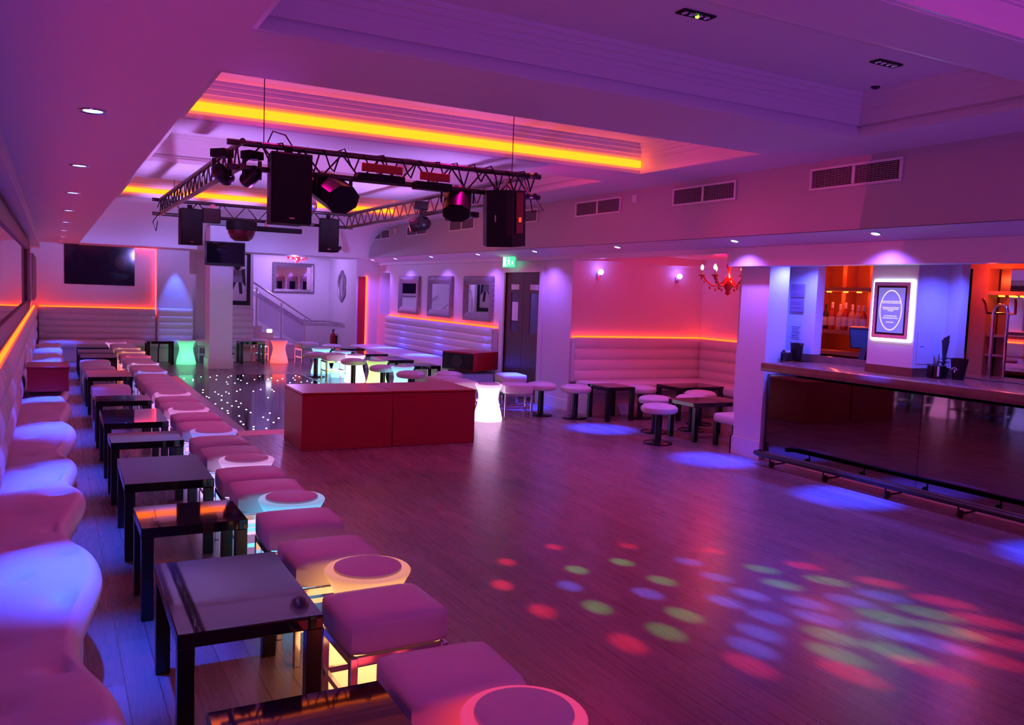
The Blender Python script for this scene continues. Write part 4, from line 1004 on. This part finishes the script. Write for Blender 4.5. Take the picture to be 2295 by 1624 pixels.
obj('shelf', MB().box(-.02, -.30, 1.50, .13, .20, 1.52), MATS['shelf_wood'], t); obj('shelf', MB().box(-.02, -.30, 1.30, .13, .20, 1.32), MATS['shelf_wood'], t)
for k in range(4): obj('shelf_lamp', MB().cyl((.03, .1 - k * .11, 1.915), (.03, .1 - k * .11, 1.929), .03, 14), AMB, t)
t = thing('beer_tap', 'chrome beer font with two curved pipes on the bar', 'beer tap', (8.02, 4.95, 1.124))
obj('pipe', MB().tube([(0, .07, 0), (0, .07, .62), (0, .055, .68), (0, .02, .70), (0, 0, .70), (0, -.02, .70), (0, -.055, .68), (0, -.07, .62), (0, -.07, 0)], .016, 10), CHROME, t)
obj('tap_handle', MB().tube([(0, .14, .62), (-.02, .15, .72), (-.05, .16, .76)], .012, 8), REDGL, t)
obj('tap_handle', MB().tube([(0, -.14, .62), (-.02, -.15, .72), (-.05, -.16, .76)], .012, 8), REDGL, t)
obj('crossbar', MB().cyl((0, -.14, .62), (0, .14, .62), .01, 8), CHROME, t)
t = thing('drinks_bottle', 'tall red bottle at the edge of the second hatch', 'bottle', (7.86, 5.22, 1.125)); obj('glass', MB().lathe([(.036, 0), (.04, .01), (.04, .2), (.016, .26), (.015, .34)], n=16), BG[2], t); obj('cap', MB().lathe([(.018, .34), (.018, .36), (.005, .362)], n=12), PAPER, t)

# ------------------------------------------------------------------ lamps of the place and added fill lights
VIO = (.42, .16, 1.0)
MAG = (1.0, .008, .85)
PINK = (1.0, .08, .30)
# wash from the ceiling spot boxes
for x, y in BX:
    if y > 5: spot('ceiling_wash', (x, y, ZT - .05), (x, y, 0), 38.8, (1.000, 0.002, 0.348), 150, .6, .06)
for x, y in ((3.3, 9.6), (3.3, 14.0)): spot('ceiling_wash', (x, y, ZT - .05), (x, y, 0), 24, (1, .01, .30), 150, .6, .06)  # extra washes added for fill, no spot box above them
# added fill spots near the truss, no fittings: violet on ceiling, cove and pillar
for x, y in ((1.5, 7.3), (3.7, 7.3)): spot('truss_fill', (x, y, 2.4), (x, y, 4), 9, (.62, .07, 1), 165, .4, 0)
for x in (1.42, 3.80):
    for y in (8.6, 10.0, 11.3): spot('truss_fill', (x, y, 2.2), (x + (.3 if x < 2 else -.3), y + .5, 4), 48, (.50, .26, 1), 140, .6, .06)
for x in (1.2, 3.0, 4.8): spot('cove_fill', (2.2 + (x - 1.2) * .25, 13.3, 2.45), (x, 18.2, 3.0), 640, (.32, .24, 1.0), 36, .9, 0)
spot('pillar_fill', (2.9, 12.7, 2.4), (3.02, 18.05, 1.0), 196.0, (0.367, 0.461, 1.000), 20, .8, 0)
for x, y in ((2.5, -2.2), (5.2, -1.6)): spot('hall_fill', (x, y, .9), (x, y + .9, 4), 165, (.40, .09, 1), 155, .5, 0)  # added fill behind the camera, unseen and without a fixture
spot('bulkhead_fill', (3.6, 9.4, 2.45), (6.4, 14.5, 2.8), 190, (1, .14, .35), 60, .9, 0)  # added red fill for the bulkhead, no stage light hangs there
for y, p in ((3.6, 26), (6.2, 46), (9.2, 85)): spot('bulkhead_fill', (3.6, 7.2, 2.4), (6.45, y, 2.8), p, (1, .02, .32), 62, .9, 0)
point('lobby_lamp', (5.2, 20.9, 2.3), 53.3, (0.485, 0.261, 1.000), .05)
# alcove: pink light
point('alcove_lamp', (8.3, 9.2, 2.2), 18.7, (1.000, 0.002, 0.113), .05)
for x in (7.41, 8.95): point('wall_lamp_glow', (x, 10.84, 2.17), 1.6, (.30, .16, 1), .03)
spot('chandelier_glow', (7.72, 8.35, 2.2), (7.72, 8.35, 0), 20, (1, .25, .2), 160, .5, .1)
# far bay blue wash
spot('bay_beam', (2.40, 19.95, 2.42), (2.40, 20.16, .6), 170, (.05, .14, 1), 40, .6, .03)
# bar: orange shelf lights
for y in (7.6, 7.4, 7.2, 7.0): point('shelf_glow', (8.52, y, 1.88), 2.2, ORG, .02); point('shelf_glow', (8.55, y, 2.2), 1.8, ORG, .02)
point('shelf_glow', (8.55, 7.4, 1.34), 1.5, ORG, .02)
point('back_bar_glow', (8.3, 5.25, 2.1), 9, ORG, .04)
# disco dots on the floor
GRN = [(2.96, 4.46), (3.33, 4.48), (3.35, 4.08), (4.12, 4.01), (4.02, 3.73), (4.35, 3.67), (2.71, 3.86), (3.1, 3.57), (2.85, 3.42), (4.16, 3.09), (4.46, 3.03), (4.32, 2.82), (3.64, 3.02), (3.48, 2.84), (3.79, 2.73)]
BLU = [(3.76, 4.32), (3.72, 4.0), (2.75, 4.22), (3.12, 3.93), (3.69, 3.68), (3.47, 3.64), (3.53, 3.36), (3.78, 3.23), (3.9, 3.43), (4.18, 3.36), (4.45, 3.33), (3.31, 3.21), (3.13, 3.08), (3.97, 2.95), (4.08, 2.72)]
RDD = [(2.61, 4.77), (2.38, 4.39), (2.39, 3.93), (2.57, 3.38), (2.97, 2.93), (3.36, 2.66), (3.77, 2.53), (4.17, 2.49), (4.45, 2.61), (4.66, 2.81), (4.72, 3.13), (4.65, 3.51), (4.45, 3.95), (3.08, 4.94), (3.59, 4.77), (4.09, 4.45)]
for L_, colr, pw in ((GRN, (.12, .75, .20), 700), (BLU, (.08, .12, 1), 1500), (RDD, (1, .03, .09), 900)):
    for x, y in L_: spot('disco_beam', (2.75, 6.7, 2.42), (x, y, 0), 1.3 * pw * ((x - 2.75) ** 2 + (y - 6.7) ** 2 + 5.9) / 13, colr, 2.9, 1.0, .01)

w = bpy.data.worlds.new('World'); S.world = w; w.use_nodes = True
bgn = w.node_tree.nodes['Background']; bgn.inputs[0].default_value = (.22, .05, .62, 1); bgn.inputs[1].default_value = .04

# ------------------------------------------------------------------ camera
cd = bpy.data.cameras.new('Camera'); cam = bpy.data.objects.new('Camera', cd); COL.objects.link(cam)
cd.sensor_width = 36; cd.sensor_fit = 'HORIZONTAL'; cd.lens = 1900 / 2295 * 36; cd.clip_start = .05
Mr = ((0.87927, -0.47479, 0.03816), (-0.00469, -0.08874, -0.99604), (0.4763, 0.87561, -0.08025))
R3 = Matrix((Mr[0], [-a for a in Mr[1]], [-a for a in Mr[2]])).transposed()
cam.matrix_world = Matrix.Translation((0, 0, 1.75)) @ R3.to_4x4()
S.camera = cam
vs_ = S.view_settings
vs_.view_transform = 'Standard'; vs_.look = 'None'; vs_.gamma = 1; vs_.use_curve_mapping = False; vs_.exposure = 0
S.cycles.max_bounces = 6; S.cycles.diffuse_bounces = 3; S.cycles.glossy_bounces = 3; S.cycles.adaptive_threshold = .05; S.cycles.sample_clamp_indirect = 4; S.cycles.sample_clamp_direct = 0
S.cycles.use_denoising = True
